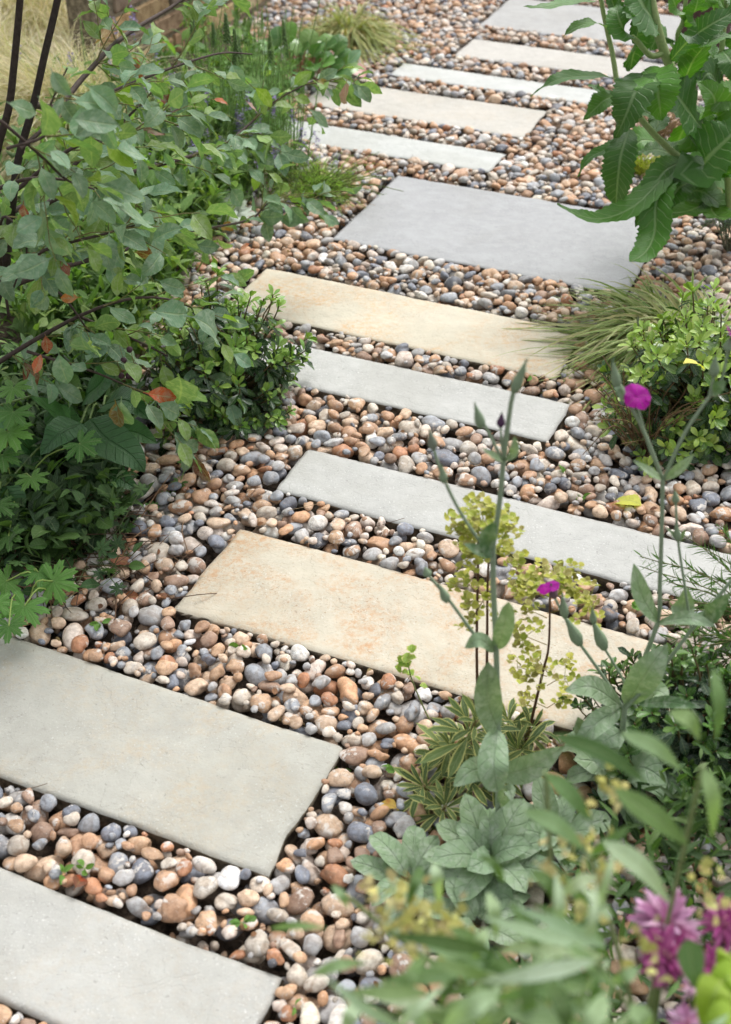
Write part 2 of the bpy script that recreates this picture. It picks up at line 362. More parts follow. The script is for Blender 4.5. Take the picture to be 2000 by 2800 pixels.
for q, ((a0, a1, c0, c1), (bc, st, sa, lab)) in enumerate(zip(SL, slab_look)):
    nx = int((a1 - a0) / .008); ny = max(10, int((c1 - c0) / .010))
    A, C = np.meshgrid(np.linspace(a0, a1, nx), np.linspace(c0, c1, ny), indexing='ij')
    A = A.copy(); C = C.copy()
    jit = .0016
    e0, e1 = fbm1(nx, q * 9 + 1) * jit, fbm1(nx, q * 9 + 2) * jit; f0, f1 = fbm1(ny, q * 9 + 3) * jit, fbm1(ny, q * 9 + 4) * jit
    fy = np.linspace(0, 1, ny)[None, :]; fx = np.linspace(0, 1, nx)[:, None]
    C += (e0[:, None] * (1 - fy) ** 8 + e1[:, None] * fy ** 8); A += (f0[None, :] * (1 - fx) ** 20 + f1[None, :] * fx ** 20)
    r_ = np.random.default_rng(q + 50)
    for (ea, ec, sa_, sc_) in ((a0, c0, 1, 1), (a1, c0, -1, 1), (a0, c1, 1, -1), (a1, c1, -1, -1)):      # worn corners
        w_ = np.exp(-(np.hypot(A - ea, C - ec) / r_.uniform(.003, .007)) ** 2) * r_.uniform(.001, .003); A += sa_ * w_; C += sc_ * w_
    Zs = np.zeros((nx, ny))
    for o in range(3):
        kx, ky = 4 * 2 ** o, 2 * 2 ** o
        gr = r_.standard_normal((kx + 1, ky + 1)); gx = np.linspace(0, kx - 1e-6, nx); gy = np.linspace(0, ky - 1e-6, ny)
        ix, iy = gx.astype(int), gy.astype(int); tx, ty = (gx - ix)[:, None], (gy - iy)[None, :]
        Zs += (gr[ix][:, iy] * (1 - tx) * (1 - ty) + gr[ix + 1][:, iy] * tx * (1 - ty) + gr[ix][:, iy + 1] * (1 - tx) * ty + gr[ix + 1][:, iy + 1] * tx * ty) * .0007 / 1.6 ** o
    zt = r_.uniform(-.001, .002) + Zs
    rim = np.zeros((nx, ny), bool); rim[0] = rim[-1] = True; rim[:, 0] = rim[:, -1] = True
    zt = zt - rim * (.0016 + .0012 * r_.random((nx, ny)))
    Wd = A[..., None] * EA + C[..., None] * EN; Wd[..., 2] += zt
    m = MB(); i, j = np.meshgrid(np.arange(nx - 1), np.arange(ny - 1), indexing='ij'); i = i.ravel(); j = j.ravel(); k = ny
    V = Wd.reshape(-1, 3); F = np.stack([i * k + j, (i + 1) * k + j, (i + 1) * k + j + 1, i * k + j + 1], 1)
    loop = [x * k for x in range(nx)] + [(nx - 1) * k + y for y in range(1, ny)] + [x * k + ny - 1 for x in range(nx - 2, -1, -1)] + [y for y in range(ny - 2, 0, -1)]
    n = len(loop); rings = [np.array(loop)]; VV = [V]; tot = len(V); FF = [F]
    ctr = V.mean(0)
    for dz, ins in ((-.006, .000), (-.014, .0015), (-.024, -.001), (-.055, .003)):
        rv = V[loop].copy(); rv[:, 2] = dz + .0012 * r_.standard_normal(n)
        nv = np.roll(rv, -1, 0) - np.roll(rv, 1, 0); nv = np.stack([-nv[:, 1], nv[:, 0], 0 * nv[:, 0]], 1); nv /= np.linalg.norm(nv, axis=1, keepdims=True) + 1e-9
        rv += nv * (ins + .0016 * fbm1(n, q * 31 + int(-dz * 1e4)))[:, None]
        VV.append(rv); rings.append(np.arange(tot, tot + n)); tot += n
        a, b = rings[-2], rings[-1]
        FF.append(np.stack([np.roll(a, -1), a, b, np.roll(b, -1)], 1))
    m.add(np.concatenate(VV), np.concatenate(FF))
    me = m.mesh('paving_slab', slab_material('sandstone %d' % q, bc, st, sa, white=.5 if q in (3, 4, 0) else .3))
    o = tag(link('paving_slab', me), lab, 'paving slab', 'stepping slabs of the garden path')

# ------------------------------------------------------------------ pebbles, dropped one by one onto a height map
RES = .004; X0, X1, Y0, Y1 = -2.0, 2.0, .55, 6.1
GX, GY = int((X1 - X0) / RES), int((Y1 - Y0) / RES)
gx = X0 + (np.arange(GX) + .5) * RES; gy = Y0 + (np.arange(GY) + .5) * RES
XX, YY = np.meshgrid(gx, gy, indexing='ij'); AA = XX * EA[0] + YY * EA[1]; CC = XX * EN[0] + YY * EN[1]
H = np.full((GX, GY), -.037)
for a0, a1, c0, c1 in SL: H[(AA > a0 - .001) & (AA < a1 + .001) & (CC > c0 - .001) & (CC < c1 + .001)] = .3
edge = np.interp(CC, EDGE_C, EDGE_A) - .10
H[AA < edge] = .3
H[np.abs(XX) > .62 + .27 * YY] = .3
free = np.argwhere(H < 0)
IDM = np.full((GX, GY), -1, np.int32)
NPEB = 60000
pal = [(s(200, 174, 148), 15), (s(190, 156, 124), 14), (s(176, 140, 110), 11), (s(194, 152, 116), 8), (s(158, 130, 110), 10), (s(170, 169, 168), 16), (s(150, 154, 160), 14), (s(120, 125, 136), 8),
       (s(210, 198, 182), 10), (s(222, 217, 209), 7), (s(186, 176, 162), 13), (s(200, 186, 174), 11), (s(176, 126, 92), 4), (s(98, 100, 107), 2)]
pw = np.array([w for _, w in pal], float); pw /= pw.sum()
PC = []; PR = []; PM = []; PCOL = []
sites = free[rng.integers(0, len(free), NPEB)]
for it in range(NPEB):
    if it >= NPEB * .86 and it % 1000 == 0:                      # grit in the last gaps
        low = np.argwhere((H < -.018) & (np.abs(XX) < .38 + .25 * YY)); sites[it:it + 1000] = low[rng.integers(0, len(low), len(sites[it:it + 1000]))]
    elif it > NPEB * .4 and it % 2000 == 0:                       # later stones go where it is still low
        low = np.argwhere((H < -.009) & (np.abs(XX) < .42 + .25 * YY)); sites[it:it + 2000] = low[rng.integers(0, len(low), len(sites[it:it + 2000]))]
    a = float(np.clip(rng.lognormal(math.log(.0208), .20), .013, .034)); b = a * rng.uniform(.62, .95); c_ = b * rng.uniform(.55, .90)
    if it > NPEB * .62: q_ = rng.uniform(.52, .9); a, b, c_ = a * q_, b * q_, c_ * q_
    if it > NPEB * .86: a, b, c_ = a * .55, b * .55, c_ * .55
    yaw = rng.uniform(0, 2 * np.pi); tz = rng.uniform(0, 2 * np.pi); tl = rng.normal(0, .30)
    Rm = np.array(Matrix.Rotation(tl, 3, Vector((math.cos(tz), math.sin(tz), 0))) @ Matrix.Rotation(yaw, 3, 'Z'))
    Q = Rm @ np.diag([1 / a ** 2, 1 / b ** 2, 1 / c_ ** 2]) @ Rm.T
    Ci = Rm @ np.diag([a * a, b * b, c_ * c_]) @ Rm.T
    rx, ry, rz = math.sqrt(Ci[0, 0]), math.sqrt(Ci[1, 1]), math.sqrt(Ci[2, 2])
    nx_, ny_ = int(rx / RES) + 1, int(ry / RES) + 1
    dx, dy = np.meshgrid(np.arange(-nx_, nx_ + 1) * RES, np.arange(-ny_, ny_ + 1) * RES, indexing='ij')
    B = Q[0, 2] * dx + Q[1, 2] * dy; C2 = Q[0, 0] * dx ** 2 + 2 * Q[0, 1] * dx * dy + Q[1, 1] * dy ** 2 - 1
    D = B * B - Q[2, 2] * C2; ok = D > 0
    if not ok.any(): continue
    sq = np.sqrt(np.where(ok, D, 0)); lo = np.where(ok, (-B - sq) / Q[2, 2], 9.); hi = np.where(ok, (-B + sq) / Q[2, 2], -9.)
    best = None
    for t_ in range(5):
        ci, cj = sites[it] + (rng.integers(-9, 10, 2) if t_ else 0)
        i0, j0 = ci - nx_, cj - ny_
        if i0 < 0 or j0 < 0 or i0 + dx.shape[0] > GX or j0 + dx.shape[1] > GY: continue
        z = float(np.max(H[i0:i0 + dx.shape[0], j0:j0 + dx.shape[1]] - lo))
        if best is None or z < best[0]: best = (z, i0, j0, ci, cj)
    if best is None: continue
    z, i0, j0, ci, cj = best; z -= .0025
    if z + rz > .017 - .005 * (it > NPEB * .62): continue
    sl_ = (slice(i0, i0 + dx.shape[0]), slice(j0, j0 + dx.shape[1]))
    top = z + hi; up = ok & (top > H[sl_])
    H[sl_] = np.where(up, top, H[sl_]); IDM[sl_] = np.where(up, len(PC), IDM[sl_])
    PC.append((gx[ci], gy[cj], z)); PR.append((a, b, c_)); PM.append(Rm)
    col = np.array(pal[rng.choice(len(pal), p=pw)][0]) * rng.uniform(.92, 1.3); col = np.clip(col.mean() + (col - col.mean()) * .95, .03, .78); PCOL.append(col)
PC = np.array(PC); PR = np.array(PR); PM = np.array(PM); PCOL = np.array(PCOL); NP_ = len(PC)
vis = np.bincount(IDM[IDM >= 0], minlength=NP_) * RES * RES / (np.pi * PR[:, 0] * PR[:, 1])
def height_at(x, y):
    i = int((x - X0) / RES); j = int((y - Y0) / RES)
    return H[i, j] if 0 <= i < GX and 0 <= j < GY and H[i, j] < .1 else 0.
import bmesh
def ico(sub):
    bm = bmesh.new(); bmesh.ops.create_icosphere(bm, subdivisions=sub, radius=1.); bm.verts.ensure_lookup_table()
    V = np.array([v.co[:] for v in bm.verts]); F = np.array([[v.index for v in f.verts] for f in bm.faces]); bm.free(); return V, F
def pebble_shape(V, seed):
    r = np.random.default_rng(seed); V = V / np.linalg.norm(V, axis=1, keepdims=True); W = V.copy()
    rad = np.ones(len(V))
    for o in range(r.integers(2, 5)):                           # worn flats and hollows
        d = unit(r.standard_normal(3)); h = V @ d; cut = r.uniform(.62, .88)
        rad = np.where(h > cut * .6, np.minimum(rad, 1 - (1 - cut) * np.clip((h - cut * .6) / (1 - cut * .6), 0, 1) ** 1.0), rad)
    for o in range(6):
        d = r.standard_normal(3) * r.uniform(1.2, 2.8); rad += r.uniform(.02, .06 + .035 * (seed % 2)) * np.sin(V @ d + r.uniform(0, 6))
    if seed % 3 == 0: rad *= 1 + .13 * np.sin(3. * V[:, 0] + r.uniform(0, 6))
    W = np.sign(V) * np.abs(V) ** r.uniform(.86, 1.0); W = W / np.linalg.norm(W, axis=1, keepdims=True)
    return W * rad[:, None]
NS = 26
I2, I3 = ico(2), ico(3); I4 = ico(4)
sh2 = [pebble_shape(I2[0], k) for k in range(NS)]; sh3 = [pebble_shape(I3[0], k) for k in range(NS)]
bed_o = tag(bpy.data.objects.new('gravel_bed', None), None, None, None, 'structure'); COL.objects.link(bed_o)
tag(bed_o, 'bed of mixed brown grey and cream flint pebbles around the slabs')
pu, pv, pd = project(PC)
insight = (pu > -20) & (pu < 2020) & (pv > -20) & (pv < 2830)
# screens of leaves that hide pebbles from the camera (rough)
big = PR[:, 0] * np.sqrt(PR[:, 1] / PR[:, 0]) / pd * np.clip(vis, 0, .8)
hidden = (pu > 1180) & (pv > 2200) | (pu < 250) & (pv < 1500) | (pu > 1650) & (pv > 1800)
rank = np.argsort(-np.where(insight & ~hidden & (vis > .35), big, 0))
singles = set(rank[:300].tolist())
pmesh = []
for k in range(NS):
    mb = MB(); mb.add(sh3[k], I3[1]); pmesh.append(mb.mesh('pebble', M_PEB))
for q in rank[:300]:
    k = int(q) % NS
    o = link('pebble', pmesh[k], bed_o); m4 = np.eye(4); m4[:3, :3] = PM[q] @ np.diag(PR[q]); m4[:3, 3] = PC[q]
    o.matrix_basis = Matrix(m4.tolist()); o.color = (*PCOL[q], 1)
mb = MB()
for q in range(NP_):
    if q in singles or vis[q] < .02: continue
    near = insight[q] and PR[q, 0] * F_PX / pd[q] > 19
    k = q % NS; S_, F_ = (sh3[k], I3[1]) if near else (sh2[k], I2[1])
    mb.add((S_ * PR[q]) @ PM[q].T + PC[q], F_, None, PCOL[q])
link('pebbles', mb.mesh('pebbles', M_PEB), bed_o, 'stuff')
print('pebbles', NP_, 'shown', int((vis >= .02).sum()), 'verts', mb.n)

# ------------------------------------------------------------------ plants: shared tools
PC_CACHE = {}
class Plant:
    def __init__(self, name, label, cat, loc, group=None):
        loc = np.asarray(loc, float); self.root = thing(name, label, cat, tuple(loc), group); self.base = loc
        self.lv = []; self.st = {}; self.extra = []
    def leaf(self, pk, loc, d, nrm, size, col, wide=1.):
        M = frame(d, nrm) * np.array([size * wide, size, size]); self.lv.append((pk, M, np.asarray(loc, float), col, size))
    def stem(self, pts, rad, mat, tint, n=6, name='stem'):
        self.st.setdefault((name, mat), MB()).tube(pts, rad, n, tint)
    def mb(self, name, mat): return self.st.setdefault((name, mat), MB())
    def finish(self, mat, name='leaf', most=300, rest='foliage', min_px=0):
        for (nm, mt), m in self.st.items():
            if m.n: link(nm, m.mesh(nm, mt), self.root, 'stuff' if nm in STUFFY else None)
        if not self.lv: return
        L = np.array([l[2] + l[1][:, 1] * .5 for l in self.lv]); u, v, d = project(L)
        px = np.array([l[4] for l in self.lv]) * F_PX / d * np.where((u > -20) & (u < 2020) & (v > -20) & (v < 2820), 1, 0)
        order = np.argsort(-px); keep = [q for q in order[:most] if px[q] > min_px]; ks = set(keep)
        for q in keep:
            pk, M, loc, col, _ = self.lv[q]; key = (pk, mat.name)
            if key not in PC_CACHE:
                m = MB(); PROTO[pk](m); PC_CACHE[key] = m.mesh(name, mat)
            o = link(name, PC_CACHE[key], self.root); m4 = np.eye(4); m4[:3, :3] = M; m4[:3, 3] = loc
            o.matrix_basis = Matrix(m4.tolist()); o.color = (*col, 1)
        m = MB()
        for q, (pk, M, loc, col, _) in enumerate(self.lv):
            if q in ks: continue
            for V, F, l in GEO[pk]: m.add(V @ M.T + loc, F, l, col)
        if m.n: link(rest, m.mesh(rest, mat), self.root, 'stuff')
STUFFY = {'blades', 'seed_spike', 'sepals', 'needles', 'florets', 'foliage', 'twigs', 'dead_stalks'}
GEO = {}; PROTO = {}
def reg(key, geo):
    if isinstance(geo[1], tuple): parts = [(geo[0], f, geo[2]) for f in geo[1]]
    else: parts = [geo]
    # one vertex set per part keeps it simple
    GEO[key] = parts
    PROTO[key] = lambda m, parts=parts: [m.add(V, F, l) for V, F, l in parts]
def family(key, num, **kw):
    out = []
    for q in range(num):
        k2 = dict(kw)
        for a, b in kw.items():
            if isinstance(b, tuple): k2[a] = U(*b)
        reg((key, q), proto(ruffle_seed=U(0, 6), **k2)); out.append((key, q))
    return out
def vary(c, a=.15, h=.06):
    k = 1 + U(-a, a); return (c[0] * k * (1 + U(-h, h)), c[1] * k, c[2] * k * (1 + U(-h, h)))
def pick(seq): return seq[rnd.randrange(len(seq))]
def rdir(el_lo, el_hi, az=None, spread=math.pi):
    a = U(-math.pi, math.pi) if az is None else az + U(-spread, spread); e = R(U(el_lo, el_hi))
    return np.array([math.cos(a) * math.cos(e), math.sin(a) * math.cos(e), math.sin(e)])
def gauss3(k): return np.array([rnd.gauss(0, k), rnd.gauss(0, k), rnd.gauss(0, k)])
TOCAM = -CF
def path_leaf(pl, ctrl, width, mat, col, kind='lance', n=12, m=4, nrm=None, name='leaf', **kw):
    """one big leaf along given world points, its upper side towards nrm"""
    sp = spline(ctrl, n); V, F, l = leaf_geo(sp, nrm if nrm is not None else UP + TOCAM * .6, width, kind, m, ruffle_seed=U(0, 6), **kw)
    b = MB(); b.add(V, F, l, col); link(name, b.mesh(name, mat), pl.root)
# leaf families
L_SERV = family('serv', 14, W=(.44, .56), kind='ovate', n=8, m=4, curl=(.1, .9), fold=(.1, .4), twist=(-.8, .8), pet=.2, wave=.05, side=(-.4, .4))
L_PITT = family('pitt', 6, W=(.34, .42), kind='obovate', n=6, m=4, curl=(.0, .7), fold=(-.1, .3), cup=.1)
L_LANCE = family('lance', 6, W=(.15, .22), kind='lance', n=7, m=2, curl=(.3, 1.1), fold=.3, twist=(-.4, .4))
L_BIG = family('big', 4, W=(.5, .6), kind='cordate', n=9, m=6, curl=(.4, 1.), fold=.2, wave=.03, wf=3, pet=.1)
L_ROUND = family('round', 6, W=(.75, .9), kind='round', n=8, m=6, curl=(.1, .7), fold=(.05, .3), wave=.04, pet=.12)
L_WOOL = family('wool', 6, W=(.36, .46), kind='oblong', n=10, m=6, curl=(.4, 1.4), fold=(.0, .12), cup=.12, wave=.06, pet=.05)
L_NEED = family('need', 3, W=(.09, .13), kind='lance', n=4, m=2, curl=(.1, .5), fold=.2)
L_NEEDW = family('needw', 3, W=(.17, .24), kind='lance', n=5, m=2, curl=(.1, .7), fold=.35)
L_SPURGE = family('spurge', 5, W=(.16, .2), kind='obovate', n=6, m=4, curl=(.2, .9), fold=.25)
L_BRACT = family('bract', 4, W=(.85, 1.1), kind='round', n=4, m=4, curl=(-.3, .3), fold=.3)
L_PALM = []
for q in range(4): reg(('palm', q), palmate(q)); L_PALM.append(('palm', q))
MAT = dict(
    serv=leaf_material('serviceberry leaf', .55, .32, .24, .35, 8., 1.3, .30, (1.25, 1.3, .6), .2),
    pitt=leaf_material('glossy leathery leaf', .26, .5, .14, .3, 6., .8, 0., (1.2, 1.2, 1.), .25, relief=.5),
    soft=leaf_material('soft green leaf', .55, .3, .3, .2, 9., 1.2, 0., mottle=.35),
    dark=leaf_material('puckered dark leaf', .38, .45, .18, .22, 11., 1.4, 0., mottle=.5, relief=3., veincol=(.03, .06, .02)),
    wool=leaf_material('woolly grey leaf', .92, .12, .14, .14, 6., 1.2, .4, (1.05, 1.05, 1.), .3, relief=2., veincol=(.36, .42, .33)),
    teas=leaf_material('toothed green leaf', .42, .4, .26, .32, 13., 1.5, .0, (1.15, 1.25, .7), .3, relief=2., veincol=(.40, .50, .30)),
    sedge=leaf_material('striped sedge blade', .5, .35, .2, .0, 4., 1., 0., mottle=.3, edge=((.44, .46, .20), .55)),
    straw=leaf_material('straw blade', .6, .3, .3, .0, 4., 1., 0., mottle=.2, tcol=(1.1, 1.08, .9)),
    spurge=leaf_material('cream-edged spurge leaf', .6, .25, .2, .3, 5., 1., 0., mottle=.3, edge=((.46, .45, .17), .62)),
    petal=leaf_material('flower petal', .6, .2, .35, .1, 6., .5, 0., (1, 1, 1), .15, tcol=(1.05, 1., 1.)),
    autumn=leaf_material('turning leaf', .5, .3, .25, .4, 8., 1.3, 0., (1.1, 1.1, .8), .6, veincol=(.45, .30, .12), blush=(.32, .05, .015)),
)
G_SERV = s(110, 140, 110); G_SERVB = s(126, 152, 78)

def blades(mb, base, num, ln, wd, az0, azs, el, droop, col, spread=.04, n=8, colf=None):
    """arching grass blades from a tuft"""
    for q in range(num):
        a = az0 + rnd.gauss(0, azs); e = R(U(*el)); L = ln * U(.55, 1.1); p0 = base + np.array([rnd.gauss(0, spread), rnd.gauss(0, spread), 0])
        d = np.array([math.cos(a) * math.cos(e), math.sin(a) * math.cos(e), math.sin(e)]); t = np.linspace(0, 1, n)[:, None]
        dr = U(*droop)
        pts = p0 + d * L * t + np.array([math.cos(a), math.sin(a), 0]) * (.15 * L * t ** 2) - UP * dr * L * t ** 2.2 + gauss3(.012 * L) * t ** 2
        zmin = .004 + .01 * U(0, 1); pts[:, 2] = np.where(pts[:, 2] < zmin, zmin + (pts[:, 2] - zmin) * .06, pts[:, 2])
        V, F, l = leaf_geo(pts, UP + gauss3(.25), wd * U(.7, 1.25), 'strap', 2, fold=.35)
        mb.add(V, F, l, colf() if colf else vary(col))

# ------------------------------------------------------------------ brick wall behind the left bed
bw = tag(bpy.data.objects.new('brick_wall', None), 'weathered yellow stock brick wall behind the planted bed', 'wall'); COL.objects.link(bw)
wa = -2.46; bw.location = AL(wa, 5.0, 0)
g = NT('weathered stock brick'); c = g.color(); p_ = g.pos(); nb = g.noise(p_, 30., 5., .65); nf = g.noise(p_, 180., 4., .7)
c = g.mix(g.step(nb, .4, .66, 0., .8), c, g.mix(1., c, (.45, .38, .34), 'MULTIPLY')); c = g.mix(g.step(nf, .58, .7, 0., .5), c, (.07, .06, .05))
M_BRICK = g.done(g.bsdf(c, .88, .2, g.bump(g.math('ADD', nb, nf), .004)).outputs[0])
g = NT('lime mortar'); c = g.mix(g.step(g.noise(g.pos(), 60., 5., .7), .35, .65), s(150, 138, 118), s(96, 88, 76)); M_MORT = g.done(g.bsdf(c, .95, .1).outputs[0])
def boxv(a0, a1, c0, c1, z0, z1, bev=.004, jig=.0):
    V = []
    for a in (a0, a1):
        for (cc_, zz) in ((c0, z0), (c1, z0), (c1, z1), (c0, z1)):
            V.append(AL(a, cc_, zz))
    F = [[0, 1, 2, 3], [7, 6, 5, 4], [0, 4, 5, 1], [1, 5, 6, 2], [2, 6, 7, 3], [3, 7, 4, 0]]
    return np.array(V), np.array(F)[:, ::-1]
mb = MB(); mb.add(*boxv(wa - .1, wa - .009, 3.48, 8.3, -.1, .90)); link('mortar', mb.mesh('mortar', M_MORT, False), bw)
def brick_mesh(w, h, dpt, seed):
    r = np.random.default_rng(seed); bm = bmesh.new(); bmesh.ops.create_cube(bm, size=1.)
    for v in bm.verts: v.co.x *= dpt; v.co.y *= w; v.co.z *= h
    bmesh.ops.bevel(bm, geom=list(bm.edges), offset=.006, segments=1, affect='EDGES', profile=.5)
    bm.verts.ensure_lookup_table(); V = np.array([v.co[:] for v in bm.verts]) + r.normal(0, .0013, (len(bm.verts), 3)); mb = MB()
    for f in bm.faces: mb.add(V[[v.index for v in f.verts]], np.arange(len(f.verts))[None, :])
    bm.free(); return mb.mesh('brick', M_BRICK, False)
bms = [brick_mesh(.215, .065, .1, q) for q in range(4)]; nb_ = 0
bcol = [s(196, 172, 130), s(184, 158, 116), s(206, 184, 146), s(168, 144, 110), s(156, 130, 104), s(136, 120, 106)]
for row in range(9):
    for q in range(22):
        cc_ = 3.60 + q * .225 + (row % 2) * .1125
        o = link('brick', bms[(row * 5 + q * 3) % 4], bw); zc = .02 + row * .075 + .0375
        o.matrix_basis = Matrix.Translation(AL(wa - .05 + U(-.003, .003), cc_, zc)) @ Matrix.Rotation(TH, 4, 'Z'); o.color = (*vary(pick(bcol), .2), 1)

# ------------------------------------------------------------------ serviceberry at the left
sb = Plant('serviceberry_shrub', 'tall serviceberry shrub with dark stems, grey-green oval leaves and a few red ones', 'shrub', (-.86, 2.3, 0))
def br(pts, r, tint=s(72, 60, 54), n=14):
    w = np.array([PY(u, v, Y) for u, v, Y in pts]); sp = spline(w, n); sb.stem(sp, r, M_BARK, tint, 7, 'branch'); return sp
B = []
trunk = spline([np.array([-.86, 2.30, -.03]), PY(4, 620, 2.25), PY(15, 568, 2.22), PY(30, 435, 2.2), PY(42, 350, 2.2), PY(75, 232, 2.2), PY(100, 120, 2.2), PY(128, 0, 2.2), PY(150, -120, 2.2)], 34)
sb.stem(trunk, [.011, .008, .0068, .006], M_BARK, s(62, 54, 50), 8, 'trunk')
tr2 = spline([np.array([-.92, 2.26, -.03]), PY(-40, 500, 2.22), PY(-5, 330, 2.2), PY(20, 240, 2.2), PY(32, 140, 2.2), PY(45, 0, 2.2), PY(52, -120, 2.2)], 26)
sb.stem(tr2, [.010, .0075, .0065, .0056], M_BARK, s(66, 56, 50), 8, 'trunk')
BR = [([(75, 232, 2.2), (130, 235, 2.32), (185, 172, 2.45), (269, 85, 2.62), (373, 21, 2.8), (420, -10, 2.85)], [.0065, .0035]),
      ([(30, 470, 2.2), (120, 410, 2.32), (197, 335, 2.4), (237, 303, 2.5), (298, 246, 2.6), (350, 190, 2.7)], [.005, .002]),
      ([(22, 520, 2.2), (140, 430, 2.4), (310, 378, 2.6), (430, 345, 2.75), (507, 314, 2.85), (560, 270, 2.95), (610, 225, 3.0), (700, 178, 3.05), (735, 180, 3.05)], [.006, .0035, .0012]),
      ([(10, 640, 2.22), (150, 590, 2.3), (250, 565, 2.4), (325, 537, 2.5), (415, 515, 2.62), (555, 488, 2.75), (600, 450, 2.8), (690, 455, 2.85)], [.006, .003, .0014]),
      ([(-20, 530, 2.1), (55, 495, 2.1), (120, 445, 2.1), (200, 430, 2.1), (280, 440, 2.1)], [.005, .002]),
      ([(-30, 430, 2.0), (60, 398, 2.0), (150, 400, 2.05), (230, 420, 2.05)], [.004, .0016]),
      ([(-30, 830, 2.1), (0, 803, 2.1), (125, 728, 2.1), (235, 678, 2.12), (330, 660, 2.15), (420, 680, 2.2), (500, 740, 2.25)], [.006, .003, .0014]),
      ([(-30, 620, 2.1), (10, 608, 2.1), (70, 613, 2.1), (140, 658, 2.1), (200, 740, 2.1)], [.0045, .0015]),
      ([(170, 700, 2.15), (285, 748, 2.2), (400, 805, 2.28), (450, 840, 2.3)], [.003, .0012]),
      ([(60, 780, 2.0), (150, 808, 2.02), (215, 828, 2.04), (320, 873, 2.08), (380, 900, 2.1)], [.003, .0012]),
      ([(-30, 250, 1.75), (10, 275, 1.75), (90, 345, 1.78), (150, 400, 1.8), (210, 420, 1.82)], [.003, .0014]),
      ([(15, 330, 1.75), (100, 300, 1.78), (112, 235, 1.8), (150, 150, 1.8)], [.0025, .0012]),
      ([(20, 700, 2.2), (0, 560, 2.15), (10, 480, 2.1), (60, 545, 2.05), (30, 640, 2.0)], [.003, .0015]),
      ([(40, 620, 2.15), (90, 560, 2.0), (230, 520, 1.95), (300, 500, 1.95)], [.004, .0015]),
      ([(40, 420, 2.1), (160, 330, 2.1), (300, 290, 2.15), (400, 240, 2.25)], [.004, .0015]),
      ([(45, 330, 2.1), (150, 250, 2.2), (330, 170, 2.4), (480, 120, 2.6), (560, 120, 2.7)], [.004, .0014])]
serv_red = [s(140, 74, 64), s(150, 100, 62), s(112, 66, 52), s(160, 116, 102)]
def serv_leaf(p, d, size=None, col=None):
    q = rnd.random(); c = col or (vary(G_SERV, .22, .08) if q < .80 else vary(G_SERVB, .2) if q < .988 else vary(pick(serv_red), .2))
    nr = unit(UP * U(.5, 1.2) + TOCAM * U(-.6, .8) + gauss3(.5)); sb.leaf(pick(L_SERV), p, d, nr, size or U(.046, .072), c, U(.85, 1.1))
def twig(p, d, L, nl):
    pu_, pv_, _ = project(p)
    if pv_ / K < 125 and pu_ / K > 300 and rnd.random() < .6 and pv_ > -200: return
    pts = [p]; dd = unit(d)
    for q in range(5): dd = unit(dd + gauss3(.14) - UP * .03); pts.append(pts[-1] + dd * L / 5)
    pts = np.array(pts); sb.stem(pts, [.0014, .0008], M_BARK, s(120, 116, 70), 4, 'twigs')
    sd_ = 1
    for q in range(nl):
        t = (q + .7) / nl; p1 = pts[0] + 0; i = min(4, int(t * 5)); p1 = pts[i] + (pts[i + 1] - pts[i]) * (t * 5 - i)
        side = unit(np.cross(dd, UP)) * sd_; sd_ = -sd_
        serv_leaf(p1, unit(dd * U(.4, .9) + side * U(.5, 1.1) + UP * U(-.7, .35) + gauss3(.25)))
    serv_leaf(pts[-1], unit(dd + gauss3(.25) - UP * .2))
for pts, r in BR:
    sp = br(pts, r, s(74, 62, 56), 20); m = len(sp); B.append(sp)
    seg = np.linalg.norm(np.diff(sp, axis=0), axis=1).sum(); nt = max(4, int(seg / .048))
    for q in range(nt):
        i = int(U(.18, 1.) * (m - 1)); dd = unit(sp[min(i + 1, m - 1)] - sp[max(i - 1, 0)])
        twig(sp[i], unit(dd * .7 + np.array([U(-.4, .9), U(-.7, .3), U(-.6, .5)])), U(.06, .15), rnd.randint(3, 5))
for u, v, Y, du, dv, sz in ((112, 150, 1.66, 30, 60, .062), (85, 215, 1.6, 40, 75, .066), (185, 185, 1.7, 75, 55, .076), (150, 225, 1.68, 100, 10, .078), (150, 262, 1.66, 100, 22, .08), (10, 225, 1.62, 70, 30, .07),
                          (190, 300, 1.75, 70, 8, .068), (105, 330, 1.7, 50, 35, .062), (250, 325, 1.8, 70, 22, .064), (215, 405, 1.8, 95, 35, .074), (150, 390, 1.8, 40, 50, .066), (200, 440, 1.8, 50, 50, .074),
                          (255, 455, 1.8, 80, 45, .078), (245, 500, 1.85, 45, 70, .08), (110, 470, 1.85, 30, 60, .066), (330, 690, 1.95, 90, 15, .078), (410, 700, 1.95, 95, 45, .078), (345, 620, 1.95, 60, 30, .066),
                          (180, 730, 1.9, 20, 70, .066), (130, 775, 1.85, 10, 75, .058), (395, 830, 1.95, 20, 60, .055), (420, 850, 2.0, 25, 50, .05), (345, 890, 1.95, 55, 40, .062), (270, 880, 1.95, 0, 70, .055)):
    a = PY(u, v, Y); b = PY(u + du, v + dv, Y + U(-.02, .06)); sb.leaf(pick(L_SERV), a, b - a, unit(UP * .6 + TOCAM * 1.0 + gauss3(.2)), np.linalg.norm(b - a) * 1.15, vary(G_SERV, .15), 1.05)
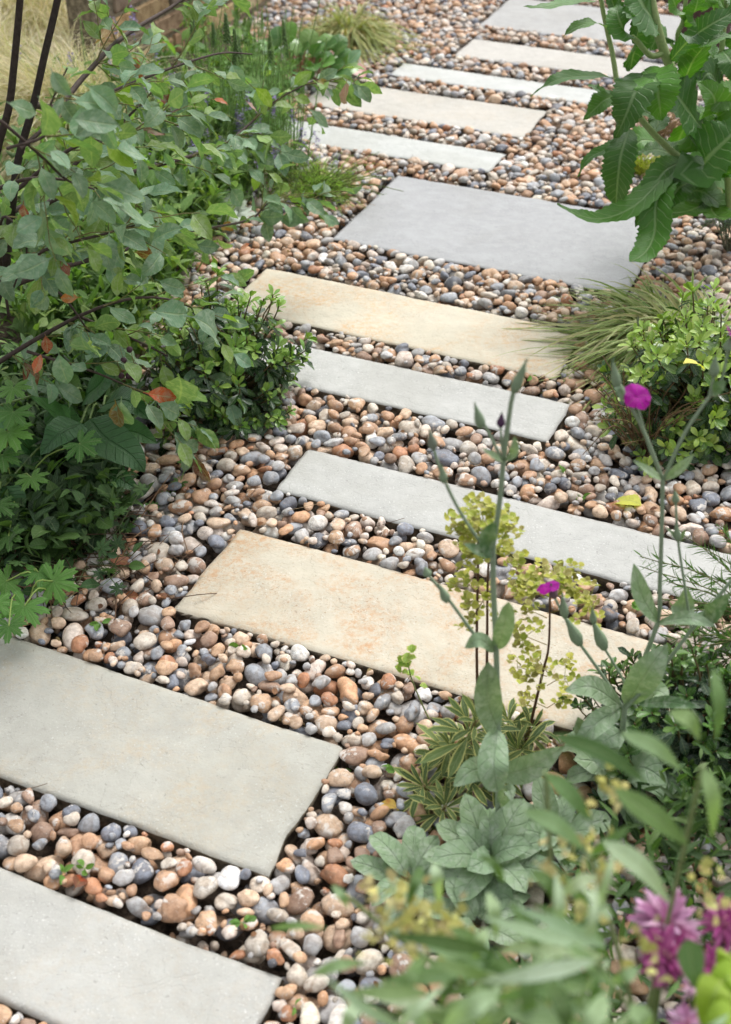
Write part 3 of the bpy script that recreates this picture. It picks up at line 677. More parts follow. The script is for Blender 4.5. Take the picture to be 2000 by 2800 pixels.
for u, v, Y, du, dv, c in ((318, 872, 1.98, 68, 14, s(188, 86, 40)), (62, 560, 2.0, 34, 18, s(170, 84, 84)), (130, 575, 2.0, 26, 30, s(150, 80, 72)), (100, 740, 1.9, 10, 40, s(150, 72, 46)), (75, 835, 1.88, 15, -38, s(196, 104, 74)),
                         (232, 215, 2.5, 25, 12, s(190, 100, 60)), (300, 135, 2.6, 10, 30, s(150, 60, 50)), (350, 195, 2.6, 26, 36, s(120, 66, 46)), (52, 445, 1.95, 8, 45, s(140, 56, 50)), (545, 222, 2.9, 25, 25, s(170, 130, 128)), (470, 220, 2.8, 35, 8, s(180, 90, 46)),
                         (560, 540, 2.55, -30, 12, s(190, 112, 84)), (180, 660, 2.0, -40, 4, s(196, 116, 60)), (700, 178, 3.03, 30, 10, s(150, 130, 60)), (255, 885, 1.95, 15, 60, s(128, 104, 52))):
    a = PY(u, v, Y); b = PY(u + du, v + dv, Y); sb.leaf(pick(L_SERV), a, b - a, unit(UP * .4 + TOCAM + gauss3(.3)), np.linalg.norm(b - a) * 1.15, c, .95)
for u, v in ((275, 800), (288, 776), (300, 812), (308, 830), (297, 838), (286, 835), (270, 834), (302, 822)):   # dark berries on short stalks
    p = PY(u, v, 2.02); b = MB(); b.ball(p, .0062, UP, tint=s(62, 34, 46)); link('berry', b.mesh('berry', M_STEM), sb.root); sb.stem([p, p + np.array([-.004, 0, .03])], .0006, M_BARK, s(120, 110, 70), 4, 'twigs')
for q in range(60):                                             # unseen upper crown, its leaves added to shade the left bed
    a_ = U(0, 6.28); r_q = U(.1, .8); c_q = np.array([-.72 + r_q * math.cos(a_) * .8, 2.45 + r_q * math.sin(a_), 0]); zt_ = 1.62 - .281 * c_q[1] + U(.0, .9)
    j_q = trunk[-1] if q % 2 else tr2[-1]; tipq = np.array([c_q[0], c_q[1], max(zt_, .95)]); midq = np.array([(j_q[0] + tipq[0]) / 2, (j_q[1] + tipq[1]) / 2, max(j_q[2], tipq[2]) + .12])
    if q < 22: sb.stem(spline([j_q, midq, tipq], 10), [.004, .0018], M_BARK, s(74, 62, 56), 5, 'branch')
    for w in range(4): twig(tipq + gauss3(.06) * np.array([1, 1, .3]) + UP * .04, rdir(0, 50), U(.1, .18), 5)
sb.finish(MAT['serv'])

# ------------------------------------------------------------------ clumps of grass and sedge
def clump(name, label, cat, pos, mat, *args, **kw):
    t = Plant(name, label, cat, pos); blades(t.mb('blades', mat), np.asarray(pos), *args, **kw)
    if name == 'feather_grass': blades(t.mb('blades', mat), AL(-2.72, 3.25), *args, **kw); blades(t.mb('blades', mat), AL(-2.95, 3.75), *args, **kw)
    t.finish(None); return t
def straw(): return vary(pick([s(226, 214, 178), s(214, 206, 158), s(196, 198, 138), s(236, 226, 200)]), .12)
b0 = AL(-2.28, 3.05)
clump('feather_grass', 'mound of pale blond feather grass behind the serviceberry stems', 'grass', b0, MAT['straw'], 7000, .66, .0026, R(190), 1.2, (38, 86), (.45, 1.0), None, spread=.06, n=9, colf=straw)
def sedge_c(): return vary(pick([s(150, 160, 84), s(164, 168, 100), s(126, 142, 74), s(180, 174, 122), s(170, 146, 100)]), .15)
b1 = P(775, 98); clump('variegated_sedge', 'cream-striped sedge tuft on the gravel near the brick wall', 'sedge', b1, MAT['sedge'], 640, .33, .0065, 0, 3., (25, 84), (.6, 1.2), None, spread=.022, n=8, colf=sedge_c)
def sedge_d(): return vary(pick([s(112, 142, 66), s(132, 156, 84), s(92, 124, 60), s(156, 170, 108), s(170, 162, 120)]), .15)
b2 = P(1520, 790); b2[1] += .04
clump('arching_sedge', 'wide arching sedge tuft combed over the end of the cream yellow slab', 'sedge', b2, MAT['sedge'], 680, .30, .0080, R(195), 1.1, (6, 58), (.40, .75), None, spread=.045, n=9, colf=sedge_d)

# ------------------------------------------------------------------ glossy mounds (dwarf pittosporum)
def mound(name, label, pos, rx, ry, h, shoots, greens, olds, size, seedcol=None, mat='pitt', fam=L_PITT, rosette=8):
    pl = Plant(name, label, 'shrub', pos); base = np.asarray(pos, float)
    for q in range(shoots):
        a = U(0, 2 * math.pi); e = math.asin(U(.02, 1.)); k = U(.6, 1.04) * (1 + .10 * math.sin(3 * a + rx * 40) + .06 * math.sin(5 * a))
        tip = base + np.array([rx * math.cos(a) * math.cos(e) * k, ry * math.sin(a) * math.cos(e) * k, .02 + h * math.sin(e) * k])
        up = unit((tip - base) / np.array([rx, ry, h]) + UP * .5 + gauss3(.2)); L = U(.05, .09)
        root = base + (tip - base) * .25; mid = (root + tip) / 2 - UP * .01; pts = spline([root, mid, tip - up * L * .5, tip], 7)
        pl.stem(pts, [.0022, .0013], M_BARK, s(96, 84, 50), 4, 'twigs')
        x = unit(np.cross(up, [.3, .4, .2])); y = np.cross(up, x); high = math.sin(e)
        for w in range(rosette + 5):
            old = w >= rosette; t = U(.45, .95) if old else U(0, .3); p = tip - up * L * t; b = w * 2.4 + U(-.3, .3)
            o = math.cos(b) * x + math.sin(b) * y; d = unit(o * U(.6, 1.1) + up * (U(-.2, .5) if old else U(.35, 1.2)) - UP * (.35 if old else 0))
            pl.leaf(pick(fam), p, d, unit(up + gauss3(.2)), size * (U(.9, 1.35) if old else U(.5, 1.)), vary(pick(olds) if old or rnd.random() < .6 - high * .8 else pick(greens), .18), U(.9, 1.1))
    pl.finish(MAT[mat]); return pl
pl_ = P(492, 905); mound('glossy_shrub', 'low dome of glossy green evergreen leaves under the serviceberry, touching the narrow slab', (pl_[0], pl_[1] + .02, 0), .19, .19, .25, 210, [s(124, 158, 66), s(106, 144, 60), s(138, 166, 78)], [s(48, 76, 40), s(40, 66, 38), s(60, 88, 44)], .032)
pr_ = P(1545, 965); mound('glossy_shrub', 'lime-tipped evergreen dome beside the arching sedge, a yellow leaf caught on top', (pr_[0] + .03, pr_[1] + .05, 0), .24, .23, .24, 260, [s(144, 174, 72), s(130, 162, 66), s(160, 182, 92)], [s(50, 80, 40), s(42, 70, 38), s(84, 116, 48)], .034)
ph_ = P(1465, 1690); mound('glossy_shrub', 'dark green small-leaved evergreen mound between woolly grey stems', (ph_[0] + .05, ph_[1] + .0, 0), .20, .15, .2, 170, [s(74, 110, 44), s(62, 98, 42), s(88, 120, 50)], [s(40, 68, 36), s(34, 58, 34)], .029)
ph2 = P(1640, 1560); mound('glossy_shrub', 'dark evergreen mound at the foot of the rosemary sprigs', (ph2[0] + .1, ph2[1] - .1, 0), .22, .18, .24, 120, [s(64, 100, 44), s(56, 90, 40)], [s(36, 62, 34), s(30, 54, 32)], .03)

# ------------------------------------------------------------------ tall toothed plant at the upper right (given in photo pixels of the full frame)
def FP(x, y, Y): return PY(x / K, y / K, Y)
tz_ = Plant('teasel_plant', 'tall plant with thick pale stems and long drooping toothed green leaves', 'plant', (1.02, 3.02, 0))
TE = [s(70, 112, 42), s(80, 124, 46), s(62, 102, 42), s(90, 136, 52)]
STC = s(150, 168, 112)
for pts, r in (([(1965, 560, 3.05), (1947, 425, 3.0), (1914, 351, 2.98), (1860, 240, 2.97), (1818, 144, 2.96), (1788, 41, 2.95), (1770, -60, 2.95)], [.0145, .012, .0115]),
               ([(1975, 540, 3.02), (1928, 477, 2.98), (1858, 432, 2.93), (1784, 362, 2.9), (1740, 307, 2.9), (1712, 262, 2.92), (1688, 222, 2.95), (1676, 150, 2.97), (1662, 89, 2.98), (1644, 0, 2.98), (1640, -60, 2.98)], [.009, .0075, .006, .005]),
               ([(1990, 560, 3.1), (1985, 420, 3.1), (1969, 236, 3.1), (1984, 26, 3.1), (1990, -60, 3.1)], [.009, .007, .005]),
               ([(1818, 144, 2.96), (1780, 152, 2.93), (1745, 115, 2.9), (1728, 100, 2.9)], [.0075, .006]),
               ([(1930, 380, 3.0), (1900, 330, 3.1), (1854, 122, 3.1), (1869, 55, 3.1), (1880, -40, 3.1)], [.007, .006, .005]),
               ([(2000, 560, 2.9), (1995, 480, 2.88), (1990, 400, 2.85)], [.013, .011])):
    tz_.stem(spline([FP(*q) for q in pts], 22), r, M_STEM, STC, 8)
def tl(pts, w, kind='lance', nrm=None, col=None, **kw):
    """leaf through full-frame points (x, y, distance Y); w = width in photo pixels"""
    c = [FP(*q) for q in pts]; d = (c[len(c) // 2] - CAM) @ CF
    kw = {**dict(teeth=1, wave=.045, wf=4, fold=.22), **kw}
    path_leaf(tz_, c, w * 1.35 * d / F_PX, MAT['teas'], col or vary(pick(TE), .12), kind, 34, 6, nrm if nrm is not None else unit(TOCAM + UP * .4), **kw)
N1 = unit(TOCAM + np.array([.3, 0, .2])); N2 = unit(TOCAM + np.array([-.4, 0, .5])); NU = unit(UP + TOCAM * .25)
for pts, w, kind, nr in (
        ([(1760, 205, 2.86), (1738, 250, 2.78), (1710, 320, 2.76), (1683, 378, 2.78)], 88, 'cordate', N2),
        ([(1722, 352, 2.86), (1700, 420, 2.78), (1690, 490, 2.77), (1684, 566, 2.8)], 66, 'oblong', N2),
        ([(1690, 216, 2.95), (1630, 208, 2.85), (1540, 214, 2.8), (1490, 236, 2.8), (1452, 264, 2.82)], 42, 'lance', NU),
        ([(1670, 84, 2.97), (1625, 62, 2.9), (1570, 78, 2.86), (1537, 104, 2.86)], 34, 'lance', NU),
        ([(1640, 2, 2.97), (1560, 8, 2.85), (1490, 20, 2.8), (1432, 18, 2.8)], 30, 'lance', NU),
        ([(1672, 82, 2.97), (1690, 40, 2.95), (1676, 8, 2.93), (1668, -40, 2.93)], 46, 'oblong', N1),
        ([(1762, 195, 2.9), (1795, 222, 2.8), (1802, 270, 2.78), (1809, 328, 2.8)], 88, 'ovate', N2),
        ([(1766, 15, 2.96), (1750, 60, 2.98), (1738, 120, 3.02), (1724, 190, 3.05)], 84, 'oblong', N1),
        ([(1792, 60, 2.95), (1765, 25, 2.9), (1745, -10, 2.9), (1720, -60, 2.92)], 120, 'ovate', N1),
        ([(1728, 108, 2.9), (1705, 80, 2.86), (1690, 40, 2.86), (1688, 10, 2.9)], 60, 'lance', N2),
        ([(1832, 168, 2.96), (1885, 110, 2.86), (1940, 70, 2.82), (2015, 28, 2.84)], 52, 'oblong', N1),
        ([(1868, 232, 2.94), (1900, 160, 2.84), (1950, 110, 2.8), (2010, 95, 2.82)], 62, 'lance', NU),
        ([(1924, 358, 2.98), (1895, 320, 2.88), (1850, 260, 2.84), (1822, 222, 2.84)], 112, 'ovate', N1),
        ([(1925, 360, 2.98), (1960, 330, 2.9), (1950, 260, 2.86), (1905, 220, 2.88)], 70, 'lance', N2),
        ([(1863, 440, 2.93), (1810, 490, 2.8), (1740, 560, 2.72), (1660, 596, 2.69), (1590, 590, 2.68), (1524, 556, 2.72)], 58, 'lance', NU),
        ([(1868, 486, 2.93), (1820, 500, 2.8), (1795, 560, 2.74), (1790, 640, 2.70), (1765, 690, 2.64), (1722, 716, 2.60)], 66, 'oblong', N2),
        ([(1870, 440, 2.93), (1815, 470, 2.82), (1770, 548, 2.76), (1738, 622, 2.74)], 60, 'lance', N1),
        ([(1720, 366, 2.9), (1670, 402, 2.82), (1610, 434, 2.8), (1580, 484, 2.8)], 30, 'lance', NU),
        ([(1975, 470, 2.9), (1925, 450, 2.8), (1990, 380, 2.78), (2040, 330, 2.8)], 120, 'ovate', N2),
        ([(1700, 268, 2.92), (1660, 270, 2.86), (1630, 295, 2.84), (1597, 328, 2.84)], 48, 'lance', N2),
        ([(1700, 262, 2.92), (1655, 256, 2.92), (1630, 240, 2.92), (1606, 232, 2.94)], 30, 'lance', NU),
        ([(2020, 245, 2.95), (1985, 265, 2.88), (1945, 306, 2.86)], 58, 'ovate', N1),
        ([(1920, 500, 2.9), (1870, 505, 2.82), (1835, 545, 2.78), (1810, 585, 2.76)], 60, 'lance', NU),
        ([(1925, 490, 2.92), (1970, 470, 2.85), (2020, 490, 2.8)], 60, 'oblong', NU),
        ([(1950, 540, 2.95), (1890, 575, 2.86), (1830, 585, 2.78), (1770, 596, 2.74)], 62, 'lance', NU),
        ([(1935, 545, 2.95), (1960, 590, 2.85), (2010, 596, 2.8)], 60, 'lance', NU),
        ([(1869, 55, 3.1), (1850, 20, 3.05), (1835, -20, 3.05)], 40, 'lance', N2), ([(1868, 68, 3.1), (1900, 30, 3.05), (1912, -20, 3.05)], 50, 'ovate', N1),
        ([(1970, 236, 3.1), (1955, 290, 3.05), (1930, 330, 3.02)], 60, 'lance', N1), ([(1985, 30, 3.1), (1965, -10, 3.05), (1960, -40, 3.05)], 36, 'lance', N1), ([(1978, 140, 3.08), (2000, 170, 3.0), (2020, 230, 3.0)], 56, 'ovate', N2),
        ([(1790, 366, 2.9), (1800, 330, 2.95), (1770, 310, 2.97), (1740, 300, 2.98)], 46, 'lance', NU), ([(1862, 436, 2.95), (1800, 410, 2.98), (1740, 420, 3.0)], 66, 'lance', NU),
        ([(1880, 330, 3.1), (1850, 400, 3.12), (1845, 450, 3.12)], 66, 'ovate', N1), ([(1990, 330, 3.05), (1985, 400, 3.05), (1960, 470, 3.05)], 90, 'oblong', N2),
        ([(1905, 345, 3.0), (1870, 380, 3.05), (1855, 420, 3.05)], 70, 'oblong', N1), ([(1985, 440, 3.1), (1940, 500, 3.1), (1910, 560, 3.08)], 90, 'oblong', N2)):
    tl(pts, w, kind, nr)
for q in range(34):                                             # fuller growth round the stems
    x, y = U(1780, 2040), U(20, 560); a_ = U(-.5, 3.6); L_ = U(90, 190); Y = U(2.95, 3.25)
    x1, y1 = x + L_ * math.cos(a_), y - .5 * L_ * math.sin(a_) + 40
    if x1 < 1740 and y1 < 420: continue
    tl([(x, y, Y), ((x + x1) / 2, (y + y1) / 2 - 26, Y - .03), (x1, y1 + 30, Y - .05)], U(46, 90), pick(['ovate', 'lance', 'lance']), unit(TOCAM * U(.3, 1) + UP * U(.2, 1) + gauss3(.2)))
tz_.finish(None)

# ------------------------------------------------------------------ rose campion: woolly grey plants
WC = s(136, 158, 126)
def wool_leaf(pl, pts, w, kind='oblong', nrm=None, dark=False):
    c = [FP(*q) for q in pts]; d = (c[len(c) // 2] - CAM) @ CF
    path_leaf(pl, c, w * d / F_PX, MAT['wool'], vary(s(92, 120, 84) if dark else WC, .1, .03), kind, 12, 6, nrm if nrm is not None else unit(TOCAM + UP * .5), fold=.08, cup=.1, wave=.03, wf=2.5)
def wstem(pl, pts, r): pl.stem(spline([FP(*q) for q in pts], 16), r, M_WOOL, s(140, 156, 130), 7)
def bud(pl, a, b, r, col=None):
    A_, B_ = FP(*a), FP(*b); ax = B_ - A_; L = np.linalg.norm(ax) / 2; m = MB(); nn = 10
    m.ball((A_ + B_) / 2, L, ax, [(-1, .05), (-.9, r / L * .6), (-.5, r / L), (-.1, r / L * .92), (.4, r / L * .55), (.8, r / L * .35), (1, r / L * .12)], nn, tint=col or s(132, 150, 122))
    link('bud', m.mesh('bud', M_WOOL), pl.root)
    for q in range(4):     # calyx teeth
        d = unit(ax) + unit(np.cross(ax, rdir(-30, 30))) * .25; pl.mb('sepals', M_WOOL).tube([B_ - unit(ax) * L * .2, B_ + d * L * .25], [.0012, .0003], 4, s(110, 128, 96))
def magenta(pl, c, nrm, r, az=0.):
    c = FP(*c); M = frame(np.cross(nrm, [1, .1, .2]), nrm); root = pl.root
    for q in range(5):
        a = az + q * 2 * math.pi / 5; d = M[:, 0] * math.cos(a) + M[:, 1] * math.sin(a)
        sp = spline([c, c + d * r * .5 + M[:, 2] * r * .10, c + d * r - M[:, 2] * r * .10], 6)
        V, F, l = leaf_geo(sp, M[:, 2], r * 1.02, 'obovate', 4, fold=.1, wave=.05); b = MB(); b.add(V, F, l, vary(s(158, 6, 142), .12, .03)); link('petal', b.mesh('petal', MAT['petal']), root)
ca = Plant('rose_campion', 'tall woolly grey campion in front of the yellow-green spurge, buds only', 'flower plant', (.18, 1.16, 0), 'woolly grey campions')
Ya = 1.17
wstem(ca, [(1360, 2330, Ya), (1364, 2100, Ya), (1358, 1794, Ya), (1347, 1523, Ya), (1364, 1400, Ya), (1378, 1254, Ya), (1394, 1130, Ya), (1406, 1069, Ya), (1437, 1010, Ya)], [.0042, .0036, .003, .0022])
wstem(ca, [(1376, 1262, Ya), (1345, 1200, Ya), (1312, 1135, Ya)], [.002, .0016]); wstem(ca, [(1378, 1258, Ya), (1372, 1210, Ya), (1369, 1165, Ya)], [.0018, .0014])
wstem(ca, [(1333, 1511, Ya), (1259, 1400, Ya), (1209, 1297, Ya), (1185, 1225, Ya)], [.0022, .0018]); wstem(ca, [(1302, 1741, Ya), (1228, 1640, Ya), (1170, 1570, Ya)], [.0024, .0018])
bud(ca, (1404, 1075, Ya), (1438, 990, Ya), .0062); bud(ca, (1318, 1170, Ya), (1300, 1108, Ya), .006); bud(ca, (1369, 1168, Ya), (1373, 1130, Ya), .0048, s(84, 60, 84))
bud(ca, (1186, 1228, Ya), (1176, 1180, Ya), .0058, s(120, 128, 112)); bud(ca, (1215, 1320, Ya), (1208, 1275, Ya), .005); bud(ca, (1225, 1646, Ya), (1202, 1600, Ya), .006); bud(ca, (1172, 1575, Ya), (1163, 1552, Ya), .0055)
for pts, w, k in (([(1378, 1262, Ya), (1355, 1248, Ya - .02), (1318, 1225, Ya - .02)], 22, 'lance'), ([(1380, 1262, Ya), (1405, 1235, Ya - .02), (1408, 1192, Ya - .02)], 30, 'ovate'),
                  ([(1350, 1520, Ya), (1335, 1475, Ya - .02), (1355, 1425, Ya - .03)], 56, 'ovate'), ([(1345, 1522, Ya), (1310, 1505, Ya - .02), (1268, 1486, Ya - .02)], 34, 'lance'),
                  ([(1358, 1778, Ya), (1378, 1720, Ya - .02), (1392, 1645, Ya - .03)], 52, 'oblong'), ([(1354, 1780, Ya), (1312, 1750, Ya - .03), (1272, 1772, Ya - .03)], 44, 'ovate'),
                  ([(1364, 2000, Ya), (1335, 1925, Ya - .03), (1335, 1810, Ya - .04)], 78, 'oblong'), ([(1360, 1990, Ya), (1348, 2090, Ya - .06), (1360, 2165, Ya - .07)], 84, 'oblong'),
                  ([(1366, 2120, Ya), (1450, 2100, Ya - .03), (1545, 2040, Ya - .04)], 74, 'ovate'), ([(1360, 2120, Ya), (1300, 2105, Ya - .05), (1240, 2150, Ya - .07)], 70, 'ovate'), ([(1364, 2210, Ya), (1390, 2160, Ya - .02), (1400, 2190, Ya - .04)], 40, 'ovate')):
    wool_leaf(ca, pts, w, k, None, dark=(w in (56, 34)))
def rosette(pl, c, num, size, rise, az0=0, azs=math.pi):
    for q in range(num):
        a = az0 + q * 2.399 if azs > 3 else az0 + U(-azs, azs); e = R(rise[0] + (rise[1] - rise[0]) * (q / num))
        d = np.array([math.cos(a) * math.cos(e), math.sin(a) * math.cos(e), math.sin(e)])
        pl.leaf(pick(L_WOOL), c + d * .012, d, unit(UP + TOCAM * .35 + gauss3(.15)), size * U(.75, 1.15), vary(WC, .1, .03))
ba = P(1085, 1945); rosette(ca, ba + UP * .02, 20, .095, (20, 76)); rosette(ca, ba + np.array([.09, .03, .03]), 13, .085, (16, 70), .7); rosette(ca, ba + np.array([-.11, -.02, .01]), 11, .085, (10, 55), 2.)
rosette(ca, ba + np.array([-.02, -.09, .01]), 12, .085, (10, 58), 1.2)
ca.finish(MAT['wool'])
cb = Plant('rose_campion', 'tall branching woolly grey campion with magenta flowers, beside the rosemary', 'flower plant', (.38, 1.27, 0), 'woolly grey campions')
Yb = 1.27
wstem(cb, [(1690, 2200, Yb), (1700, 2030, Yb), (1709, 1935, Yb)], [.0044, .004]); wstem(cb, [(1709, 1935, Yb), (1750, 1830, Yb), (1799, 1700, Yb), (1805, 1599, Yb), (1810, 1449, Yb), (1813, 1310, Yb)], [.0036, .003, .0026])
wstem(cb, [(1813, 1312, Yb), (1770, 1200, Yb), (1730, 1120, Yb), (1700, 1075, Yb)], [.0024, .002]); wstem(cb, [(1813, 1312, Yb), (1775, 1220, Yb), (1741, 1105, Yb)], [.0021, .0016]); wstem(cb, [(1815, 1312, Yb), (1870, 1190, Yb), (1942, 1082, Yb), (1975, 1035, Yb), (1992, 950, Yb)], [.0024, .002, .0016])
wstem(cb, [(1940, 1085, Yb), (1950, 1040, Yb), (1955, 1010, Yb)], [.0018, .0014])
wstem(cb, [(1705, 1938, Yb), (1650, 1850, Yb), (1586, 1760, Yb)], [.0026, .0022]); wstem(cb, [(1586, 1762, Yb), (1545, 1690, Yb), (1513, 1625, Yb)], [.002, .0016])
wstem(cb, [(1740, 1935, Yb), (1700, 1850, Yb), (1652, 1770, Yb)], [.002, .0018])
wstem(cb, [(1712, 1935, Yb - .02), (1800, 1840, Yb - .02), (1885, 1730, Yb - .02), (2010, 1575, Yb - .02)], [.003, .0024]); wstem(cb, [(1890, 1720, Yb), (1874, 1610, Yb), (1855, 1479, Yb), (1848, 1370, Yb)], [.002, .0016])
bud(cb, (1690, 1062, Yb), (1676, 990, Yb), .006); bud(cb, (1700, 1085, Yb), (1690, 1040, Yb), .006); bud(cb, (1952, 1030, Yb), (1957, 975, Yb), .006); bud(cb, (1990, 960, Yb), (1996, 925, Yb), .006); bud(cb, (1855, 1480, Yb), (1849, 1430, Yb), .005); bud(cb, (1849, 1375, Yb), (1846, 1342, Yb), .005)
bud(cb, (1588, 1764, Yb), (1548, 1690, Yb), .0085); bud(cb, (1655, 1776, Yb), (1622, 1700, Yb), .0085); bud(cb, (1546, 1690, Yb), (1538, 1630, Yb), .006); bud(cb, (1624, 1705, Yb), (1620, 1665, Yb), .005); bud(cb, (1516, 1635, Yb), (1508, 1600, Yb), .006, s(110, 90, 96)); bud(cb, (1742, 1110, Yb), (1740, 1088, Yb), .0055)
magenta(cb, (1741, 1084, Yb), unit(UP * .9 + TOCAM * .3 + np.array([.2, -.3, 0])), .0185); magenta(cb, (1500, 1606, Yb), unit(UP + np.array([-.35, .25, 0])), .0165, .4); magenta(cb, (1997, 912, Yb), unit(UP * .5 + np.array([.8, 0, 0])), .012)
for pts, w, k, dk in (([(1800, 1700, Yb), (1755, 1630, Yb - .03), (1733, 1540, Yb - .02)], 58, 'ovate', 0), ([(1800, 1703, Yb), (1880, 1690, Yb - .05), (1958, 1712, Yb - .06)], 40, 'ovate', 0), ([(1885, 1692, Yb), (1940, 1680, Yb - .04), (1995, 1622, Yb - .05)], 60, 'ovate', 1), ([(1850, 1700, Yb), (1868, 1660, Yb + .02), (1875, 1605, Yb + .02)], 62, 'ovate', 0),
                      ([(1700, 1932, Yb), (1620, 1880, Yb - .05), (1545, 1890, Yb - .07)], 66, 'ovate', 0), ([(1712, 1930, Yb), (1770, 1840, Yb - .04), (1825, 1762, Yb - .03)], 86, 'ovate', 0), ([(1745, 1925, Yb), (1830, 1920, Yb - .06), (1920, 1935, Yb - .08)], 36, 'lance', 1), ([(1740, 1922, Yb), (1790, 1890, Yb), (1830, 1905, Yb - .03)], 60, 'ovate', 0),
                      ([(1698, 1938, Yb), (1630, 1980, Yb - .06), (1572, 2046, Yb - .08)], 62, 'ovate', 0), ([(1700, 2000, Yb), (1650, 2040, Yb - .05), (1680, 2100, Yb - .06)], 84, 'oblong', 0), ([(1660, 2020, Yb), (1600, 2010, Yb - .05), (1580, 1960, Yb - .05)], 60, 'ovate', 0), ([(1690, 2110, Yb), (1760, 2100, Yb - .05), (1825, 2140, Yb - .07)], 88, 'ovate', 0), ([(1700, 2010, Yb), (1730, 1990, Yb + .02), (1738, 2050, Yb)], 60, 'ovate', 0),
                      ([(1812, 1312, Yb), (1780, 1290, Yb - .02), (1730, 1258, Yb - .02)], 26, 'lance', 0), ([(1816, 1312, Yb), (1860, 1280, Yb - .02), (1900, 1240, Yb - .02)], 30, 'lance', 0), ([(1690, 1085, Yb), (1690, 1060, Yb - .01), (1705, 1110, Yb - .01)], 22, 'ovate', 1), ([(1945, 1080, Yb), (1965, 1060, Yb - .01), (1985, 1040, Yb - .01)], 34, 'ovate', 1), ([(1856, 1482, Yb), (1840, 1460, Yb), (1820, 1440, Yb)], 12, 'lance', 0), ([(1856, 1482, Yb), (1866, 1465, Yb), (1875, 1445, Yb)], 12, 'lance', 0)):
    wool_leaf(cb, pts, w, k, None, bool(dk))
rosette(cb, P(1375, 1745) + UP * .02, 14, .1, (10, 60)); cb.finish(MAT['wool'])

# ------------------------------------------------------------------ yellow-green spurge with cream-edged leaves
eu = Plant('variegated_spurge', 'yellow-green flowering spurge with cream-edged leaf rosettes on the pebbles', 'flower plant', (.17, 1.38, 0))
EB = [s(172, 172, 66), s(158, 166, 68), s(186, 182, 88), s(154, 144, 84)]
Ye = 1.38
def whorl(pl, tip, up, num, size, spread, fam, cols, L=.05, droop=.3):
    up = unit(up); x = unit(np.cross(up, [.31, .4, .2])); y = np.cross(up, x)
    for q in range(num):
        t = q / num; b = q * 2.4; o = math.cos(b) * x + math.sin(b) * y; p = tip - up * L * t
        pl.leaf(pick(fam), p, unit(o * spread + up * (1 - t * 1.2) - UP * droop * t), unit(up + gauss3(.15)), size * U(.7, 1.1) * (.55 + .45 * min(1, t * 2 + .3)), vary(pick(cols), .15))
SPC = [s(92, 112, 66), s(84, 104, 64), s(106, 124, 74)]
for u, v, h, num in ((940, 1745, .03, 26), (1040, 1725, .04, 28), (1060, 1600, .12, 46), (1000, 1660, .05, 26), (1150, 1665, .05, 26), (1100, 1700, .05, 28), (1180, 1620, .04, 22), (990, 1790, .03, 22), (1130, 1600, .05, 20)):
    b_ = P(u, v, h); up = unit(UP + gauss3(.18) + np.array([U(-.2, .2), -.15, 0])); eu.stem(spline([np.array([b_[0], b_[1] + .02, 0]), b_ - up * .02, b_], 5), [.003, .0025], M_STEM, s(120, 110, 70), 6); whorl(eu, b_, up, num, .062 if num < 40 else .08, .95, L_SPURGE, SPC, .04 if num < 40 else .12, .5)
def flower_head(pl, c, num, rad, size=.0115):
    for q in range(num):
        p = c + np.array([rnd.gauss(0, rad[0]), rnd.gauss(0, rad[1]), rnd.gauss(0, rad[2])]); d = rdir(-10, 50)
        if q % 4 == 0: pl.stem([c - UP * rad[2] * .9, (c + p) / 2 - UP * rad[2] * .3, p], .0005, M_STEM, s(150, 150, 70), 3, 'twigs')
        for w in range(2):
            side = unit(np.cross(d, UP)) * (1 if w else -1); pl.leaf(pick(L_BRACT), p, unit(side + d * .3 + UP * .25), unit(UP + d * .5 + gauss3(.3)), size * U(.7, 1.15), vary(pick(EB), .16, .05))
for pts in ([(1062, 1600, Ye), (1059, 1437, Ye), (1062, 1237, Ye), (1062, 1150, Ye)], [(1080, 1560, Ye + .02), (1082, 1440, Ye + .03), (1083, 1300, Ye + .03), (1088, 1200, Ye + .03)], [(1162, 1677, Ye), (1185, 1580, Ye - .01), (1207, 1487, Ye - .01), (1219, 1432, Ye - .01), (1222, 1310, Ye - .01)]):
    eu.stem(spline([PY(*q) for q in pts], 14), [.0026, .002, .0014], M_STEM, s(92, 62, 46), 6)
for u, v, du, dv, num, Y in ((1075, 1150, 44, 18, 85, Ye), (1030, 1178, 26, 12, 40, Ye), (1125, 1160, 24, 12, 30, Ye + .02), (1120, 1222, 32, 9, 34, Ye + .02), (1050, 1230, 30, 16, 36, Ye), (1030, 1290, 24, 22, 30, Ye), (1075, 1330, 16, 24, 18, Ye + .03), (1045, 1370, 26, 24, 20, Ye),
                             (1200, 1292, 44, 10, 66, Ye), (1270, 1300, 34, 11, 52, Ye), (1160, 1300, 24, 12, 28, Ye), (1310, 1340, 16, 14, 20, Ye), (1165, 1350, 26, 20, 22, Ye), (1160, 1410, 26, 20, 22, Ye), (1200, 1470, 30, 12, 24, Ye), (1255, 1500, 16, 16, 20, Ye), (1150, 1480, 16, 8, 12, Ye), (1250, 1550, 12, 10, 12, Ye), (1170, 1550, 18, 10, 12, Ye)):
    k = ((PY(u, v, Y) - CAM) @ CF) * K / F_PX; c_ = PY(u, v, Y); flower_head(eu, c_, int(num * .72), (du * k * .7, .022, dv * k * .7))
    stem_x = 1062 if u < 1110 and v < 1400 else 1215 if v > 1270 else 1085
    eu.stem([PY(stem_x, v + 22, Y), c_], [.0009, .0006], M_STEM, s(140, 120, 60), 4, 'twigs')
eu.stem(spline([PY(985, 1660, 1.42), PY(945, 1580, 1.42), PY(915, 1510, 1.42), PY(905, 1465, 1.42)], 8), [.0016, .001], M_STEM, s(120, 132, 76), 5)
